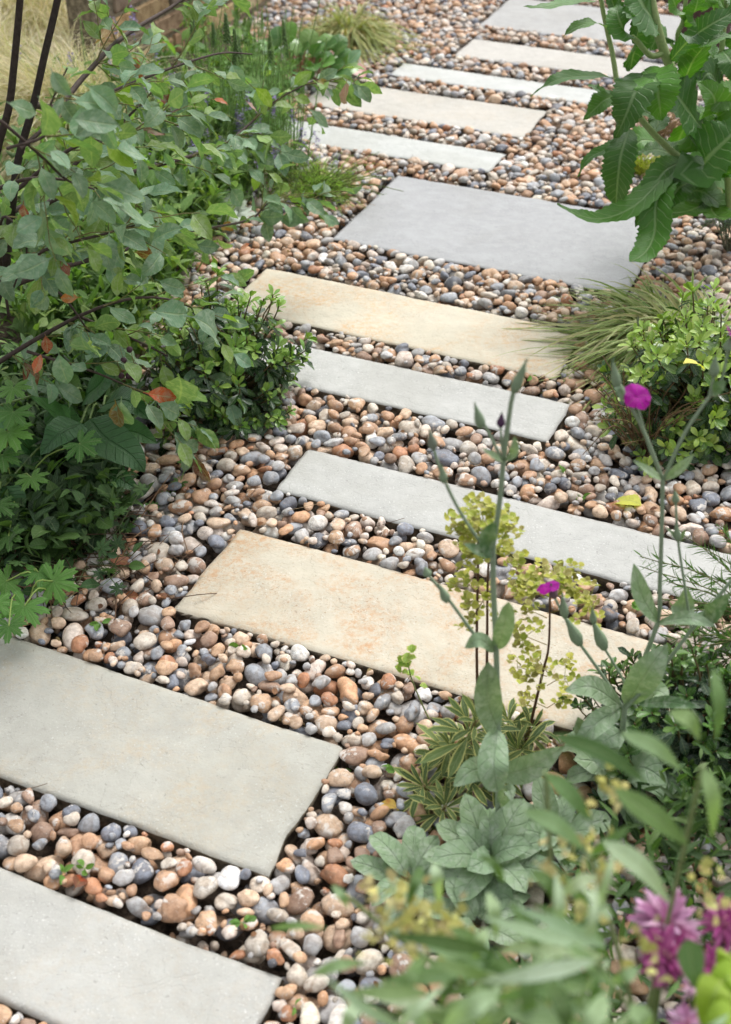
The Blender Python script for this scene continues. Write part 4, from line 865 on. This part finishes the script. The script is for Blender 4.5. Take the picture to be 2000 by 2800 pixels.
for u, v in ((905, 1462), (885, 1470), (915, 1450), (900, 1480), (892, 1490), (918, 1500), (950, 1525)):
    p = PY(u, v, 1.42)
    for w in range(3): eu.leaf(pick(L_BRACT), p, rdir(0, 50), unit(UP + gauss3(.4)), U(.010, .016), vary(s(142, 168, 74), .15))
eu.finish(MAT['spurge'])

# ------------------------------------------------------------------ rosemary, heath and other needle plants
def sprigs(name, label, cat, base, tips, mat, fam, col, nl, size, stemcol, part='needles', ang=.9, single=0, group=None):
    h_arch = name in ('rosemary', 'heath_tuft', 'blue_spurge'); pl = Plant(name, label, cat, base, group); base = np.asarray(base, float)
    for tip in tips:
        tip = np.asarray(tip, float); mid = (base + tip) / 2 + UP * (.25 if h_arch else .05) * np.linalg.norm((tip - base)[:2]) + gauss3(.012)
        sp = spline([base + np.array([U(-.02, .02), U(-.02, .02), 0]), mid, tip], 12); pl.stem(sp, [.0017, .0009], M_BARK, stemcol, 4, 'twigs'); m = len(sp)
        for q in range(nl):
            t = .22 + .78 * (q + U(0, 1)) / nl; i = min(m - 2, int(t * (m - 1))); p = sp[i] + (sp[i + 1] - sp[i]) * (t * (m - 1) - i); ax = unit(sp[i + 1] - sp[i])
            o = unit(np.cross(ax, gauss3(1.))); pl.leaf(pick(fam), p, unit(o * ang + ax * U(.5, 1.)), unit(ax + gauss3(.2)), size * U(.6, 1.15) * (1 - .35 * (t > .93)), vary(pick(col), .2))
    pl.finish(mat, 'leaf', single, part); return pl
rb = np.array([.70, 1.50, 0.])
tips = [PY(u, v, Y) for u, v, Y in ((1422, 1235, 1.52), (1430, 1260, 1.5), (1480, 1290, 1.5), (1470, 1330, 1.46), (1520, 1190, 1.6), (1560, 1215, 1.6), (1600, 1170, 1.62), (1555, 1270, 1.55), (1500, 1390, 1.45), (1610, 1260, 1.55), (1545, 1340, 1.5), (1590, 1330, 1.5), (1480, 1420, 1.42), (1620, 1360, 1.5),
                                    (1570, 1410, 1.45), (1530, 1440, 1.42), (1610, 1420, 1.42), (1650, 1300, 1.5), (1660, 1200, 1.55), (1580, 1480, 1.4), (1440, 1370, 1.46), (1640, 1440, 1.4))]
sprigs('rosemary', 'rosemary with long needle-leaved sprigs arching over the end of the narrow slab', 'shrub', rb, tips, MAT['soft'], L_NEED, [s(82, 116, 60), s(96, 130, 72), s(70, 102, 54)], 58, .030, s(110, 112, 70))
hb = P(1425, 1010)
sprigs('heath_tuft', 'wispy brown-green heath tuft before the lime-tipped dome', 'plant', hb, [hb + np.array([U(-.16, .16), U(-.12, .08), U(.06, .20)]) for q in range(34)], MAT['soft'], L_NEED, [s(92, 104, 62), s(112, 104, 70), s(76, 92, 52)], 46, .011, s(112, 88, 62))
cb_ = P(1625, 555)
sprigs('blue_spurge', 'blue-grey needle-leaved tuft at the foot of the toothed plant', 'plant', cb_, [cb_ + np.array([U(-.17, .12), U(-.14, .1), U(.10, .26)]) for q in range(26)], MAT['soft'], L_NEED, [s(120, 144, 128), s(104, 130, 116), s(94, 120, 92)], 44, .026, s(110, 110, 90))
fb = P(704, 432)
sprigs('feathery_mound', 'bright green feathery low mound spilling onto pebbles beside the narrow pale slab', 'plant', fb, [fb + np.array([rnd.gauss(0, .09), rnd.gauss(0, .085), U(.02, .085)]) for q in range(230)], MAT['soft'], L_NEED, [s(166, 202, 92), s(146, 188, 82), s(180, 208, 110), s(126, 166, 72)], 40, .012, s(110, 120, 66))
yb = P(1425, 384)
sprigs('yellow_stonecrop', 'small acid-yellow stonecrop cushion seen between the toothed leaves', 'plant', yb, [yb + np.array([U(-.07, .07), U(-.05, .05), U(.03, .06)]) for q in range(90)], MAT['soft'], L_NEED, [s(190, 206, 40), s(170, 196, 40), s(204, 212, 62)], 22, .009, s(150, 160, 60))
tb = P(1790 / K, 385 / K)
sprigs('dry_tuft', 'small tan dried tuft behind the toothed plant', 'plant', tb, [tb + np.array([U(-.10, .10), U(-.08, .08), U(.05, .12)]) for q in range(60)], MAT['straw'], L_NEED, [s(170, 150, 112), s(150, 128, 92), s(140, 136, 84)], 22, .014, s(140, 116, 84))

# ------------------------------------------------------------------ bed on the left: further plants
bg = P(650, 172); be = Plant('bergenia', 'bergenia clump with round leathery leaves by the brick wall, near the sedge', 'plant', bg)
for q in range(76):
    a = q * 2.4; e = R(8 + 64 * (q / 76)); r = U(.02, .09); d = np.array([math.cos(a) * math.cos(e), math.sin(a) * math.cos(e), math.sin(e)])
    p0 = bg + np.array([math.cos(a) * r * 1.4, math.sin(a) * r, 0]); p1 = p0 + d * U(.03, .08) + UP * .015; be.stem([p0, p1], .003, M_STEM, s(150, 110, 80), 5, 'twigs')
    be.leaf(pick(L_ROUND), p1, unit(d + UP * U(-.6, .1)), unit(UP + d * .3 + TOCAM * .5 + gauss3(.2)), U(.062, .09), vary(pick([s(104, 148, 74), s(76, 116, 58), s(112, 146, 74), s(84, 124, 72)]) if q % 16 else s(170, 120, 110), .15))
be.finish(MAT['pitt'])
def spires(name, label, base, rad, num, h, col, tilt, flowers=None, fam=L_NEED, size=.035, group=None, mat='soft', nl=56, spikes=()):
    pl = Plant(name, label, 'flower plant', base, group); base = np.asarray(base, float)
    for q in range(num):
        b = base + np.array([U(-rad, rad), U(-rad, rad) * .8, 0]); H_ = h * U(.6, 1.1); tip = b + np.array([rnd.gauss(0, tilt), rnd.gauss(0, tilt), 1]) * H_
        sp = spline([b, (b + tip) / 2 + gauss3(.012), tip], 9); pl.stem(sp, [.0022, .001], M_STEM, s(110, 140, 72), 5, 'twigs')
        for w in range(nl):
            t = (w + .5) / nl; i = min(7, int(t * 8)); p = sp[i] + (sp[i + 1] - sp[i]) * (t * 8 - i); o = np.array([math.cos(w * 2.4), math.sin(w * 2.4), 0])
            pl.leaf(pick(fam), p, unit(o + UP * U(.3, 1.)), unit(UP - o * .3), size * U(.6, 1.1) * (1.05 - .7 * t), vary(pick(col), .2))
        if flowers and rnd.random() < flowers[1]:
            for w in range(34):
                t = w / 34; p = tip - UP * (.055 * t) + gauss3(.004); d = rdir(-20, 50); pl.leaf(pick(L_BRACT), p, d, unit(d + UP), .0085 * U(.6, 1.1), vary(pick(flowers[0]), .2))
        if q in spikes:
            m = pl.mb('seed_spike', M_STEM)
            for w in range(60):
                t = w / 60; a = w * 2.4; r = .008 * (1 - t) + .0015; p = tip + UP * .075 * t + np.array([math.cos(a), math.sin(a), 0]) * r; m.ball(p, .0034, UP, n=5, tint=vary(s(86, 112, 62), .2))
            pl.stem([tip, tip + UP * .075], .002, M_STEM, s(90, 120, 60), 5)
    pl.finish(MAT[mat], 'leaf', 0, 'needles'); return pl
lb = P(590, 395)
spires('toadflax', 'upright toadflax with narrow leaves and dark seed spikes at the bed edge', lb + np.array([-.02, .02, 0]), .14, 60, .45, [s(110, 152, 78), s(98, 140, 72), s(122, 162, 92)], .10, None, L_NEED, .040, spikes=(0, 4, 8, 12, 17))
spires('toadflax', 'toadflax stems with narrow leaves in front of the round-leaved clump', P(560, 275), .13, 34, .34, [s(114, 156, 80), s(100, 142, 72), s(128, 166, 90)], .08, None, L_NEED, .042, spikes=(1, 5, 9))
LIL = [s(150, 136, 190), s(128, 114, 176), s(168, 156, 204)]
for lab, (u, v), n_, h in (('catmint with grey-green leaves and lilac flower spikes behind the oval-leaved branches', (430, 440), 44, .26), ('lilac-flowered catmint between the serviceberry stems and the brick wall', (300, 330), 34, .34), ('small lilac catmint beside the feathery green mound', (520, 440), 30, .22)):
    spires('catmint', lab, P(u, v), .15, n_, h, [s(116, 138, 92), s(98, 126, 80), s(88, 112, 72)], .3, (LIL, .45), L_NEEDW, .026, 'lilac catmints in the left bed', nl=26)
dm = P(500, 505); du = Plant('dusty_miller', 'silvery white lobed-leaf plant low in the bed under the branches', 'plant', dm)
for q in range(26):
    d = rdir(10, 60); du.leaf(pick(L_PALM), dm + gauss3(.03) * np.array([1, 1, .2]) + UP * .05, d, unit(UP + TOCAM * .4 + gauss3(.3)), U(.05, .09), vary(s(206, 214, 206), .08, .02))
for q in range(18):
    d = rdir(10, 60); du.leaf(pick(L_PALM), P(480, 250) + gauss3(.035) * np.array([1, 1, .2]) + UP * .1, d, unit(UP + TOCAM * .4 + gauss3(.3)), U(.05, .08), vary(s(206, 214, 206), .08, .02))
du.finish(MAT['wool'])
# big-leaved dark plant and cranesbill near the viewer
bl = P(215, 1010); bp = Plant('broadleaf_plant', 'dark green plant with very large puckered pointed leaves in the shade', 'plant', (bl[0], bl[1] + .1, 0))
for pts, w in (([(200, 930, 2.02), (230, 970, 1.98), (290, 1010, 1.95), (322, 1048, 1.94)], 96), ([(215, 1000, 2.1), (150, 940, 2.05), (70, 880, 2.0)], 100), ([(190, 880, 2.15), (225, 850, 2.1), (250, 800, 2.1)], 90), ([(165, 880, 2.15), (110, 860, 2.1), (60, 850, 2.1)], 70), ([(230, 900, 2.15), (280, 890, 2.1), (330, 930, 2.06)], 80),
               ([(170, 1000, 2.05), (200, 1040, 2.0), (216, 1090, 1.98)], 70), ([(215, 1040, 2.03), (260, 1060, 1.98), (310, 1090, 1.96)], 60), ([(120, 1020, 2.05), (60, 1010, 2.0), (0, 1030, 1.98)], 90), ([(10, 1080, 1.9), (25, 1130, 1.86), (50, 1170, 1.84)], 80), ([(0, 900, 2.0), (-20, 940, 1.98), (-30, 1000, 1.98)], 90),
               ([(120, 900, 2.1), (150, 960, 2.05), (165, 1010, 2.02)], 70), ([(250, 960, 2.12), (300, 960, 2.1), (350, 985, 2.08)], 62), ([(180, 940, 2.0), (130, 965, 1.95), (90, 1010, 1.93)], 76)):
    c = [PY(*q) for q in pts]; k = ((c[1] - CAM) @ CF) * K / F_PX; path_leaf(bp, c, w * k, MAT['dark'], vary(pick([s(62, 104, 58), s(54, 92, 52), s(72, 114, 62)]), .12), 'cordate', 14, 6, unit(UP + TOCAM * .7 + gauss3(.15)), fold=.2, wave=.03)
    root_ = bp.base + gauss3(.03) * np.array([1, 1, 0]); bp.stem(spline([root_, (root_ + c[0]) / 2 + UP * .05, c[0]], 7), [.003, .0022], M_STEM, s(104, 126, 70), 5)
bp.finish(None)
def cranesbill(label, base, spots):
    pl = Plant('cranesbill', label, 'plant', base, 'cranesbills in the left bed')
    for u, v, Y, sz, up in spots:
        p = PY(u, v, Y); root_ = np.asarray(base) + gauss3(.03) * np.array([1, 1, 0]); d = unit(p - root_); h = unit(np.array([d[0] + U(-.3, .3), d[1] - .5, -.1]))
        pl.leaf(pick(L_PALM), p, h, unit(UP * up + TOCAM * .6 + gauss3(.2)), sz * 1.2, vary(pick([s(88, 132, 60), s(76, 116, 54), s(100, 144, 68)]), .12)); pl.stem(spline([root_, (root_ + p) / 2 + UP * .04, p], 8), [.0016, .0012], M_STEM, s(136, 160, 80), 5, 'twigs')
    pl.finish(MAT['soft'])
cranesbill('light green cranesbill with deeply cut leaves among the big dark leaves', P(60, 1110), [(30, 860, 1.95, .055, 1), (30, 915, 1.9, .062, 1), (20, 960, 1.88, .07, .8), (178, 985, 1.9, .06, .6), (5, 1010, 1.85, .06, 1), (70, 1060, 1.85, .05, 1), (20, 1190, 1.75, .05, 1), (-5, 1120, 1.8, .06, 1)])
cranesbill('cranesbill with bright cut leaves lying on pebbles above the broad grey-green slab', P(70, 1330), [(118, 1290, 1.68, .066, 1), (55, 1345, 1.62, .072, 1), (15, 1290, 1.68, .062, 1), (20, 1390, 1.55, .05, 1), (85, 1270, 1.7, .05, 1), (-10, 1340, 1.6, .06, 1)])
av = P(225, 1250); wd = Plant('avens_weed', 'dark small-leaved weed with trailing runner at the edge of the pebbles', 'plant', av)
for q in range(44):
    p = av + np.array([U(-.13, .07), U(-.13, .13), U(.02, .10)]); d = rdir(-10, 40); wd.leaf(pick(L_PALM if q % 3 else L_SERV), p, d, unit(UP + TOCAM * .3 + gauss3(.5)), U(.02, .042), vary(pick([s(62, 92, 54), s(50, 78, 48), s(84, 116, 66)]), .2)); wd.stem([av + gauss3(.03) * np.array([1, 1, 0]), p], .0009, M_STEM, s(84, 100, 60), 4, 'twigs')
sp = spline([av + UP * .03, PY(330, 1130, 1.98), PY(395, 1080, 2.05), PY(420, 1000, 2.1), PY(440, 945, 2.12)], 16); wd.stem(sp, .0011, M_STEM, s(120, 150, 80), 5, 'runner')
for i in range(2, 15, 2):
    for w in (-1, 1): wd.leaf(pick(L_PALM), sp[i], unit(np.array([w, -.3, .3])), unit(UP + TOCAM * .5), .03, vary(s(96, 136, 72), .15))
wd.finish(MAT['soft'])
ds = P(165, 1215); dd_ = Plant('dead_stalks', 'tangle of dead brown stalks on the soil under the left plants', 'plant', ds)
for q in range(150):
    p = ds + np.array([rnd.gauss(0, .09), rnd.gauss(0, .07), 0]); d = rdir(-6, 34); dd_.mb('twigs', M_BARK).tube(spline([p, p + d * U(.04, .08) + gauss3(.008), p + d * U(.09, .15) - UP * .02], 5), [.0014, .0008], 4, vary(pick([s(104, 78, 58), s(80, 62, 48), s(130, 104, 76)]), .2))
dd_.finish(None)
# low mixed planting that nobody could count
gc = MB()
def tuft(p, num, size, cols, fam, el=(20, 80), lift=.0):
    for q in range(num):
        k = pick(fam); d = rdir(*el); M = frame(d, unit(UP + gauss3(.3))) * (size * U(.6, 1.2))
        for V, F, l in GEO[k]: gc.add(V @ M.T + p + UP * U(0, lift) + gauss3(.014) * np.array([1, 1, .4]), F, l, vary(pick(cols), .2))
GCC = [s(112, 144, 80), s(98, 128, 72), s(124, 154, 84), s(86, 116, 64), s(138, 160, 94)]
for q in range(1150):
    c_ = U(1.75, 4.3) if q < 620 else U(2.1, 3.6); a_ = np.interp(c_, EDGE_C, EDGE_A); p = AL(a_ - abs(rnd.gauss(0, .32 if q < 620 else .2)) - .02 + .06 * U(0, 1), c_, 0)
    if along(p) < -2.44 or c_ < 2.0 and rnd.random() < .5: continue
    if c_ > 3.3 and along(p) < -1.95 and rnd.random() < .75: continue
    h = .12 + .12 * np.clip((a_ - along(p)) / .4, 0, 1)
    r = rnd.random()
    if r < .45: tuft(p, 16, U(.05, .09), GCC, L_LANCE, lift=h)
    elif r < .8: tuft(p, 26, U(.022, .04), GCC, L_NEEDW, (0, 70), h)
    else: tuft(p, 9, U(.05, .08), GCC, L_SERV, (0, 60), h)
for q in range(300):                                            # lower right, under the campions and the near plants
    p = np.array([U(.0, .80), U(.5, 1.2), 0]); r = rnd.random()
    if p[0] < .08 + .55 * max(0, p[1] - .72): continue
    tuft(p, 16, U(.03, .05), [s(70, 98, 52), s(58, 84, 44), s(90, 118, 62)], L_NEEDW if r < .6 else L_LANCE, (0, 75), .16)
for q in range(300):                                            # shaded low growth at the left, out over the stones
    u, v = U(-60, 285), U(880, 1290)
    if v > 1290 - max(0, u - 120) * .6 and u > 120 or u > 235 + 60 * rnd.random(): continue
    p = P(u, v); p[2] = max(height_at(p[0], p[1]), 0); r = rnd.random()
    tuft(p, 13, U(.035, .065), [s(70, 98, 56), s(58, 84, 48), s(84, 114, 62), s(50, 72, 44)], L_LANCE if r < .4 else L_SERV if r < .75 else L_NEEDW, (0, 65), .10)
tag(link('ground_cover', gc.mesh('ground_cover', MAT['soft'])), None, None, None, 'stuff')

# ------------------------------------------------------------------ near plants, out of focus at the lower right
fg = Plant('willow_leaf_plant', 'near out-of-focus plant with long pale grey-green willow-like leaves and cream bud clusters', 'plant', (.20, .66, 0))
FGC = [s(170, 190, 160), s(150, 174, 134), s(184, 200, 174), s(136, 162, 112), s(104, 134, 82), s(86, 114, 66)]
FGL = [((1212, 1715), (1312, 1825), 44, 1.02), ((1162, 1800), (1300, 1890), 44, 1.0), ((1362, 1750), (1530, 1878), 60, .98), ((1337, 1865), (1490, 2008), 56, .98), ((1110, 2108), (1345, 2125), 44, .9), ((850, 2180), (1115, 2128), 46, .88), ((805, 2195), (985, 2240), 42, .88), ((985, 2285), (1115, 2198), 60, .86),
       ((1165, 2130), (1172, 2290), 42, .86), ((1222, 2180), (1262, 2290), 55, .84), ((1345, 2205), (1285, 2290), 52, .84), ((1225, 1630), (1440, 1740), 44, 1.0), ((1377, 1627), (1515, 1712), 44, 1.0), ((1487, 1580), (1555, 1645), 44, 1.0), ((1584, 1480), (1590, 1650), 36, .98), ((1562, 1700), (1582, 1860), 42, .98),
       ((1085, 1980), (1102, 2085), 34, .98), ((962, 1915), (976, 2015), 30, 1.0), ((938, 1925), (903, 2015), 30, 1.0), ((600, 2062), (728, 2060), 20, 1.0), ((742, 1968), (775, 2018), 24, 1.02), ((695, 2165), (815, 2138), 30, .96), ((765, 2290), (800, 2220), 40, .92), ((1240, 1990), (1330, 1945), 34, .95),
       ((1080, 2060), (1040, 2150), 34, .9), ((940, 2120), (880, 2250), 36, .9), ((1400, 2010), (1290, 2070), 34, .95), ((1380, 2090), (1450, 2060), 30, .95), ((1420, 2150), (1340, 2190), 34, .92), ((900, 2230), (960, 2300), 44, .86), ((1060, 2180), (1075, 2300), 44, .86), ((1400, 2230), (1440, 2290), 50, .86), ((1310, 1900), (1400, 1830), 30, 1.0), ((1180, 1930), (1240, 2010), 34, .96), ((1000, 2060), (1080, 2100), 30, .94), ((1120, 1960), (1060, 1900), 24, 1.0)]
for q in range(24):
    u, v = U(790, 1400), U(2090, 2330)
    if v < 2330 - (u - 740) * .6: continue
    a_ = U(-.5, 3.5); L_ = U(180, 320); FGL.append(((u, v), (u + L_ * math.cos(a_), v - L_ * math.sin(a_) * .6), U(32, 44), U(.80, .92)))
tips_ = []
for q in range(230):
    u, v = U(800, 1640), U(1960, 2340)
    if v < 2330 - (u - 760) * .55 or 1360 < u and v < 2230 and rnd.random() < .93: continue
    a_ = U(-.6, 3.4); L_ = U(110, 230); FGL.append(((u, v), (u + L_ * math.cos(a_), v - L_ * math.sin(a_) * .8), U(17, 32), U(.86, 1.0)))
for (u0, v0), (u1, v1), w, d_ in FGL:
    if max(u0, u1) > 1375 and 1940 < (v0 + v1) / 2 < 2260 and w < 57 and (u0, v0) != (1420, 2150): continue
    r0, r1 = ray(u0 * K, v0 * K), ray(u1 * K, v1 * K); a = CAM + r0 * d_; b = CAM + r1 * (d_ + U(-.03, .03)); m_ = (a + b) / 2 + UP * U(0, .014) + TOCAM * .01
    path_leaf(fg, [a, m_, b], w * .85 * K * d_ / F_PX, MAT['soft'], vary(pick(FGC), .1), 'lance', 10, 4, unit(TOCAM + UP * .4 + gauss3(.15)), fold=.12, wave=.02); tips_.append(a)
for q in range(9):
    p = pick(tips_) if q else tips_[0]; p = tips_[(q * 5) % len(tips_)]; b_ = np.array([.20 + .02 * q, .66 + .012 * (q % 3), 0]); fg.stem(spline([b_, (b_ + p) / 2 + np.array([.01, .03, .02]), p], 10), [.003, .002], M_STEM, s(130, 146, 96), 5)
for (u, v, d_, n_) in ((1345, 1770, 1.05, 22), (1290, 1868, 1.03, 24), (1325, 1930, 1.02, 18), (865, 2010, 1.0, 20), (905, 2045, .98, 22), (935, 2085, .98, 24), (1010, 2075, .98, 22), (1040, 2110, .97, 16), (850, 2090, .97, 18), (1260, 2000, 1.0, 20), (1300, 2060, .98, 20), (980, 2030, 1., 14), (1230, 1960, 1.02, 12), (880, 1985, 1.02, 12), (1580, 1990, 1.05, 26), (1440, 2090, 1.0, 14), (960, 2130, .95, 16), (1180, 2210, .9, 14), (1420, 2110, .98, 14)):
    c_ = CAM + ray(u * K, v * K) * d_
    for w in range(n_ * 2 // 3): fg.leaf(pick(L_BRACT), c_ + gauss3(.011), rdir(-10, 80), unit(gauss3(1.)), .011 * U(.6, 1.1), vary(pick([s(212, 208, 136), s(196, 196, 116), s(206, 196, 142)]), .12))
fg.finish(MAT['petal'], 'bud_bract', 0, 'florets')
def bloom(label, u, v, d_, r, cols, petals=70, nod=0.):
    r *= .88; c = CAM + ray(u * K, v * K) * d_; gx_ = c + np.array([.01, .01, 0]); pl = Plant('pink_bloom', label, 'flower', (gx_[0], gx_[1], 0)); ax = unit(UP + TOCAM * .35 - np.array([0, 0, nod])); x = unit(np.cross(ax, [.3, .2, .5])); y = np.cross(ax, x)
    pl.mb('flower_centre', M_STEM).ball(c - ax * r * .1, r * .35, ax, tint=s(150, 90, 110))
    for q in range(petals):
        a = q * 2.4; t = (q + .5) / petals; e = math.acos(1 - 1.55 * t); d = ax * math.cos(e) + (math.cos(a) * x + math.sin(a) * y) * math.sin(e)
        pl.leaf(pick(L_NEEDW), c + d * r * .25, unit(d + gauss3(.15)), unit(ax + gauss3(.3)), r * U(.65, .95), vary(pick(cols), .15, .05), 1.25)
    pl.stem(spline([np.array([gx_[0], gx_[1], 0]), np.array([gx_[0], gx_[1], c[2] * .6]), c - ax * r * .3], 8), .0028, M_STEM, s(104, 122, 70), 6); pl.finish(MAT['petal'], 'petal', 300)
PK = [s(200, 150, 188), s(188, 126, 170), s(214, 176, 204)]; PM_ = [s(170, 82, 142), s(152, 64, 124), s(188, 108, 160)]
bloom('large pink many-petalled flower head, upper of the stacked pair', 1478, 2052, 1.16, .036, PK, 90); bloom('deep magenta-pink flower head just below the large pink one', 1478, 2122, 1.13, .030, PM_, 70, .9)
bloom('pink flower head half cut off beside the cream buds', 1606, 2045, 1.15, .026, PM_, 50); bloom('magenta flower head above the lime-yellow leaves', 1590, 2150, 1.12, .024, PM_, 50); bloom('small pink flower head low between the lime-yellow leaves', 1545, 2190, 1.1, .016, PK, 34); bloom('pink flower head among the lime-yellow leaves at the bottom', 1525, 2272, 1.08, .020, PK, 40)
ly = Plant('lime_leaf_plant', 'near plant with broad lime-yellow leaves below the pink flower heads', 'plant', (.36, .72, 0))
for (u0, v0), (u1, v1), w, d_ in (((1640, 2170), (1580, 2210), 70, 1.0), ((1600, 2180), (1560, 2280), 90, .97), ((1640, 2270), (1580, 2320), 100, .95), ((1620, 2120), (1600, 2170), 50, 1.02)):
    a = CAM + ray(u0 * K, v0 * K) * d_; b = CAM + ray(u1 * K, v1 * K) * d_; path_leaf(ly, [a, (a + b) / 2 + UP * .012, b], w * K * d_ / F_PX, MAT['soft'], vary(s(150, 178, 62), .12), 'ovate', 10, 6, unit(UP + TOCAM * .6 + gauss3(.2)), fold=.15, wave=.03)
    ly.stem(spline([ly.base + gauss3(.02) * np.array([1, 1, 0]), (ly.base + a) / 2 + np.array([0, .02, 0]), a], 8), .002, M_STEM, s(150, 164, 70), 5)
path_leaf(ly, [CAM + ray(q[0] * K, q[1] * K) * .97 for q in ((1530, 2085), (1535, 2130), (1548, 2200))], 60 * K * .97 / F_PX, MAT['soft'], s(96, 126, 78), 'ovate', 10, 4, TOCAM, fold=.1)
ly.finish(None)

# ------------------------------------------------------------------ fallen leaves, weeds in the pebbles
def fallen(label, u, v, size, col, mat, fam=L_SERV, tilt=.25, z=None, az=None, group=None, wide=1.25):
    p = P(u, v, 0.) if z is None else PY(u, v, z); 
    if z is None: p[2] = max(height_at(p[0], p[1]), -.02) + .004
    a = U(-3, 3) if az is None else az; k = pick(fam); m = MB(); M = frame(np.array([math.cos(a), math.sin(a), U(-.1, .1)]), unit(UP + gauss3(tilt))) * np.array([size * wide, size, size])
    for V, F, l in GEO[k]: m.add((V - np.array([0, .5, 0])) @ M.T, F, l)
    o = tag(link('fallen_leaf', m.mesh('fallen_leaf', mat)), label, 'leaf', group); o.location = p; o.color = (*col, 1)
fallen('yellow heart-shaped leaf lying on pebbles behind the narrow grey slab', 1385, 1120, .07, s(206, 206, 96), MAT['soft'], L_BIG, .12, az=2.6, wide=1.5)
fallen('pale yellow leaf caught on top of the lime-tipped evergreen dome', 1545, 806, .05, s(226, 214, 110), MAT['soft'], L_BIG, .15, z=2.08, az=.2, wide=1.3)
fallen('brown curled dry leaf on the pebbles beside the weeds', 270, 1255, .052, s(142, 92, 70), MAT['autumn'], L_SERV, .2, az=0.)
for lab, u, v, c in (('rusty dry leaf between pebbles above the broad slab', 290, 1325, s(128, 80, 52)), ('crumpled brown leaf near the left corner of the buff slab', 360, 1330, s(120, 74, 50)), ('orange-brown leaf by the heath tuft', 1340, 945, s(170, 104, 76)), ('dry tan leaf at the end of the widest slab', 1766, 0, s(180, 150, 110)), ('golden leaf in the pebbles left of the spurge', 866, 1790, s(206, 170, 84)), ('brown leaf under the edge of the evergreen dome', 1520, 985, s(196, 140, 40)), ('dark rusty leaf on the near pebbles beside the slab end', 180, 2010 - 40, s(118, 70, 50))):
    if u > 1700: continue
    fallen(lab, u, v, .034, c, MAT['autumn'], L_SERV, .5)
WEEDS = [(225, 1395, 'tiny green weed above the left part of the broad grey-green slab'), (535, 1440, 'green shoot by the lower edge of the rust-speckled buff slab'), (755, 1700, 'little weed just off the free corner of the broad grey-green slab'),
         (880, 1720, 'small weed between the broad slab corner and the cream-edged rosettes'), (140, 1945, 'two-leaved weed in the near pebble strip, towards its closed end'), (190, 1940, 'tiny sprout in the middle of the near pebble strip'),
         (540, 2055, 'largest green seedling of the near pebble strip, by its open end'), (655, 2245, 'green weed beside the free corner of the nearest slab'), (1290, 1110, 'seedling behind the narrow slab, left of the yellow heart-shaped leaf'),
         (1250, 1060, 'seedling in the pebbles before the heath tuft'), (1180, 850, 'pale seedling at the tips of the arching sedge'), (1400, 1350, 'weed below the narrow slab behind the buff slab end'), (600, 1310, 'small sprig in the pebbles')]
for u, v, lab in WEEDS[:-1]:
    p = P(u, v); p[2] = max(height_at(p[0], p[1]), -.02) + .002; w = Plant('tiny_weed', lab, 'weed', p, 'seedlings between the pebbles')
    for q in range(rnd.randint(2, 5)): w.leaf(pick(L_SERV), p, rdir(0, 40), unit(UP + TOCAM * .3 + gauss3(.5)), U(.012, .026), vary(s(104, 144, 66), .2), U(.7, 1.1))
    w.finish(MAT['soft'])
# small litter: bits of dry leaf, stalk and grit between the stones
lt = MB()
for q in range(900):
    x, y = U(-1.6, 1.6), U(.7, 5.2); h_ = height_at(x, y)
    if abs(x) > .5 + .25 * y or h_ == 0. or h_ > .02: continue
    p = np.array([x, y, h_ + .003]); d = rdir(-12, 12)
    if q % 3: lt.tube([p, p + d * U(.01, .03), p + d * U(.03, .06) + gauss3(.004) * np.array([1, 1, .3])], .0006, 3, vary(pick([s(120, 92, 68), s(150, 126, 96), s(96, 72, 54)]), .2))
    else:
        k = pick(L_SERV); M = frame(d, unit(UP + gauss3(.4))) * U(.008, .020)
        for V, F, l in GEO[k]: lt.add(V @ M.T + p, F, l, vary(pick([s(120, 84, 58), s(140, 104, 74), s(100, 70, 50), s(150, 130, 90)]), .2))
tag(link('plant_litter', lt.mesh('plant_litter', MAT['straw'])), None, None, None, 'stuff')
# ------------------------------------------------------------------ far end: stone kerb and a dark trunk
mb = MB(); mb.add(*boxv(-2.0, 1.2, 5.30, 5.50, -.06, .05)); tag(link('stone_kerb', mb.mesh('stone_kerb', slab_material('kerb stone', s(176, 170, 166)), False)), 'pale stone kerb across the far end behind the big grey slab', 'kerb')
tr = Plant('palm_trunk', 'dark fibrous trunk at the far end beside the kerb', 'trunk', P(1560, 90)); b_ = tr.base
tr.stem(spline([b_ - UP * .03, b_ + np.array([.02, 0, .3]), b_ + np.array([.05, 0, .8])], 12), [.10, .07, .065], M_BARK, s(78, 58, 52), 12, 'trunk'); tr.finish(None)
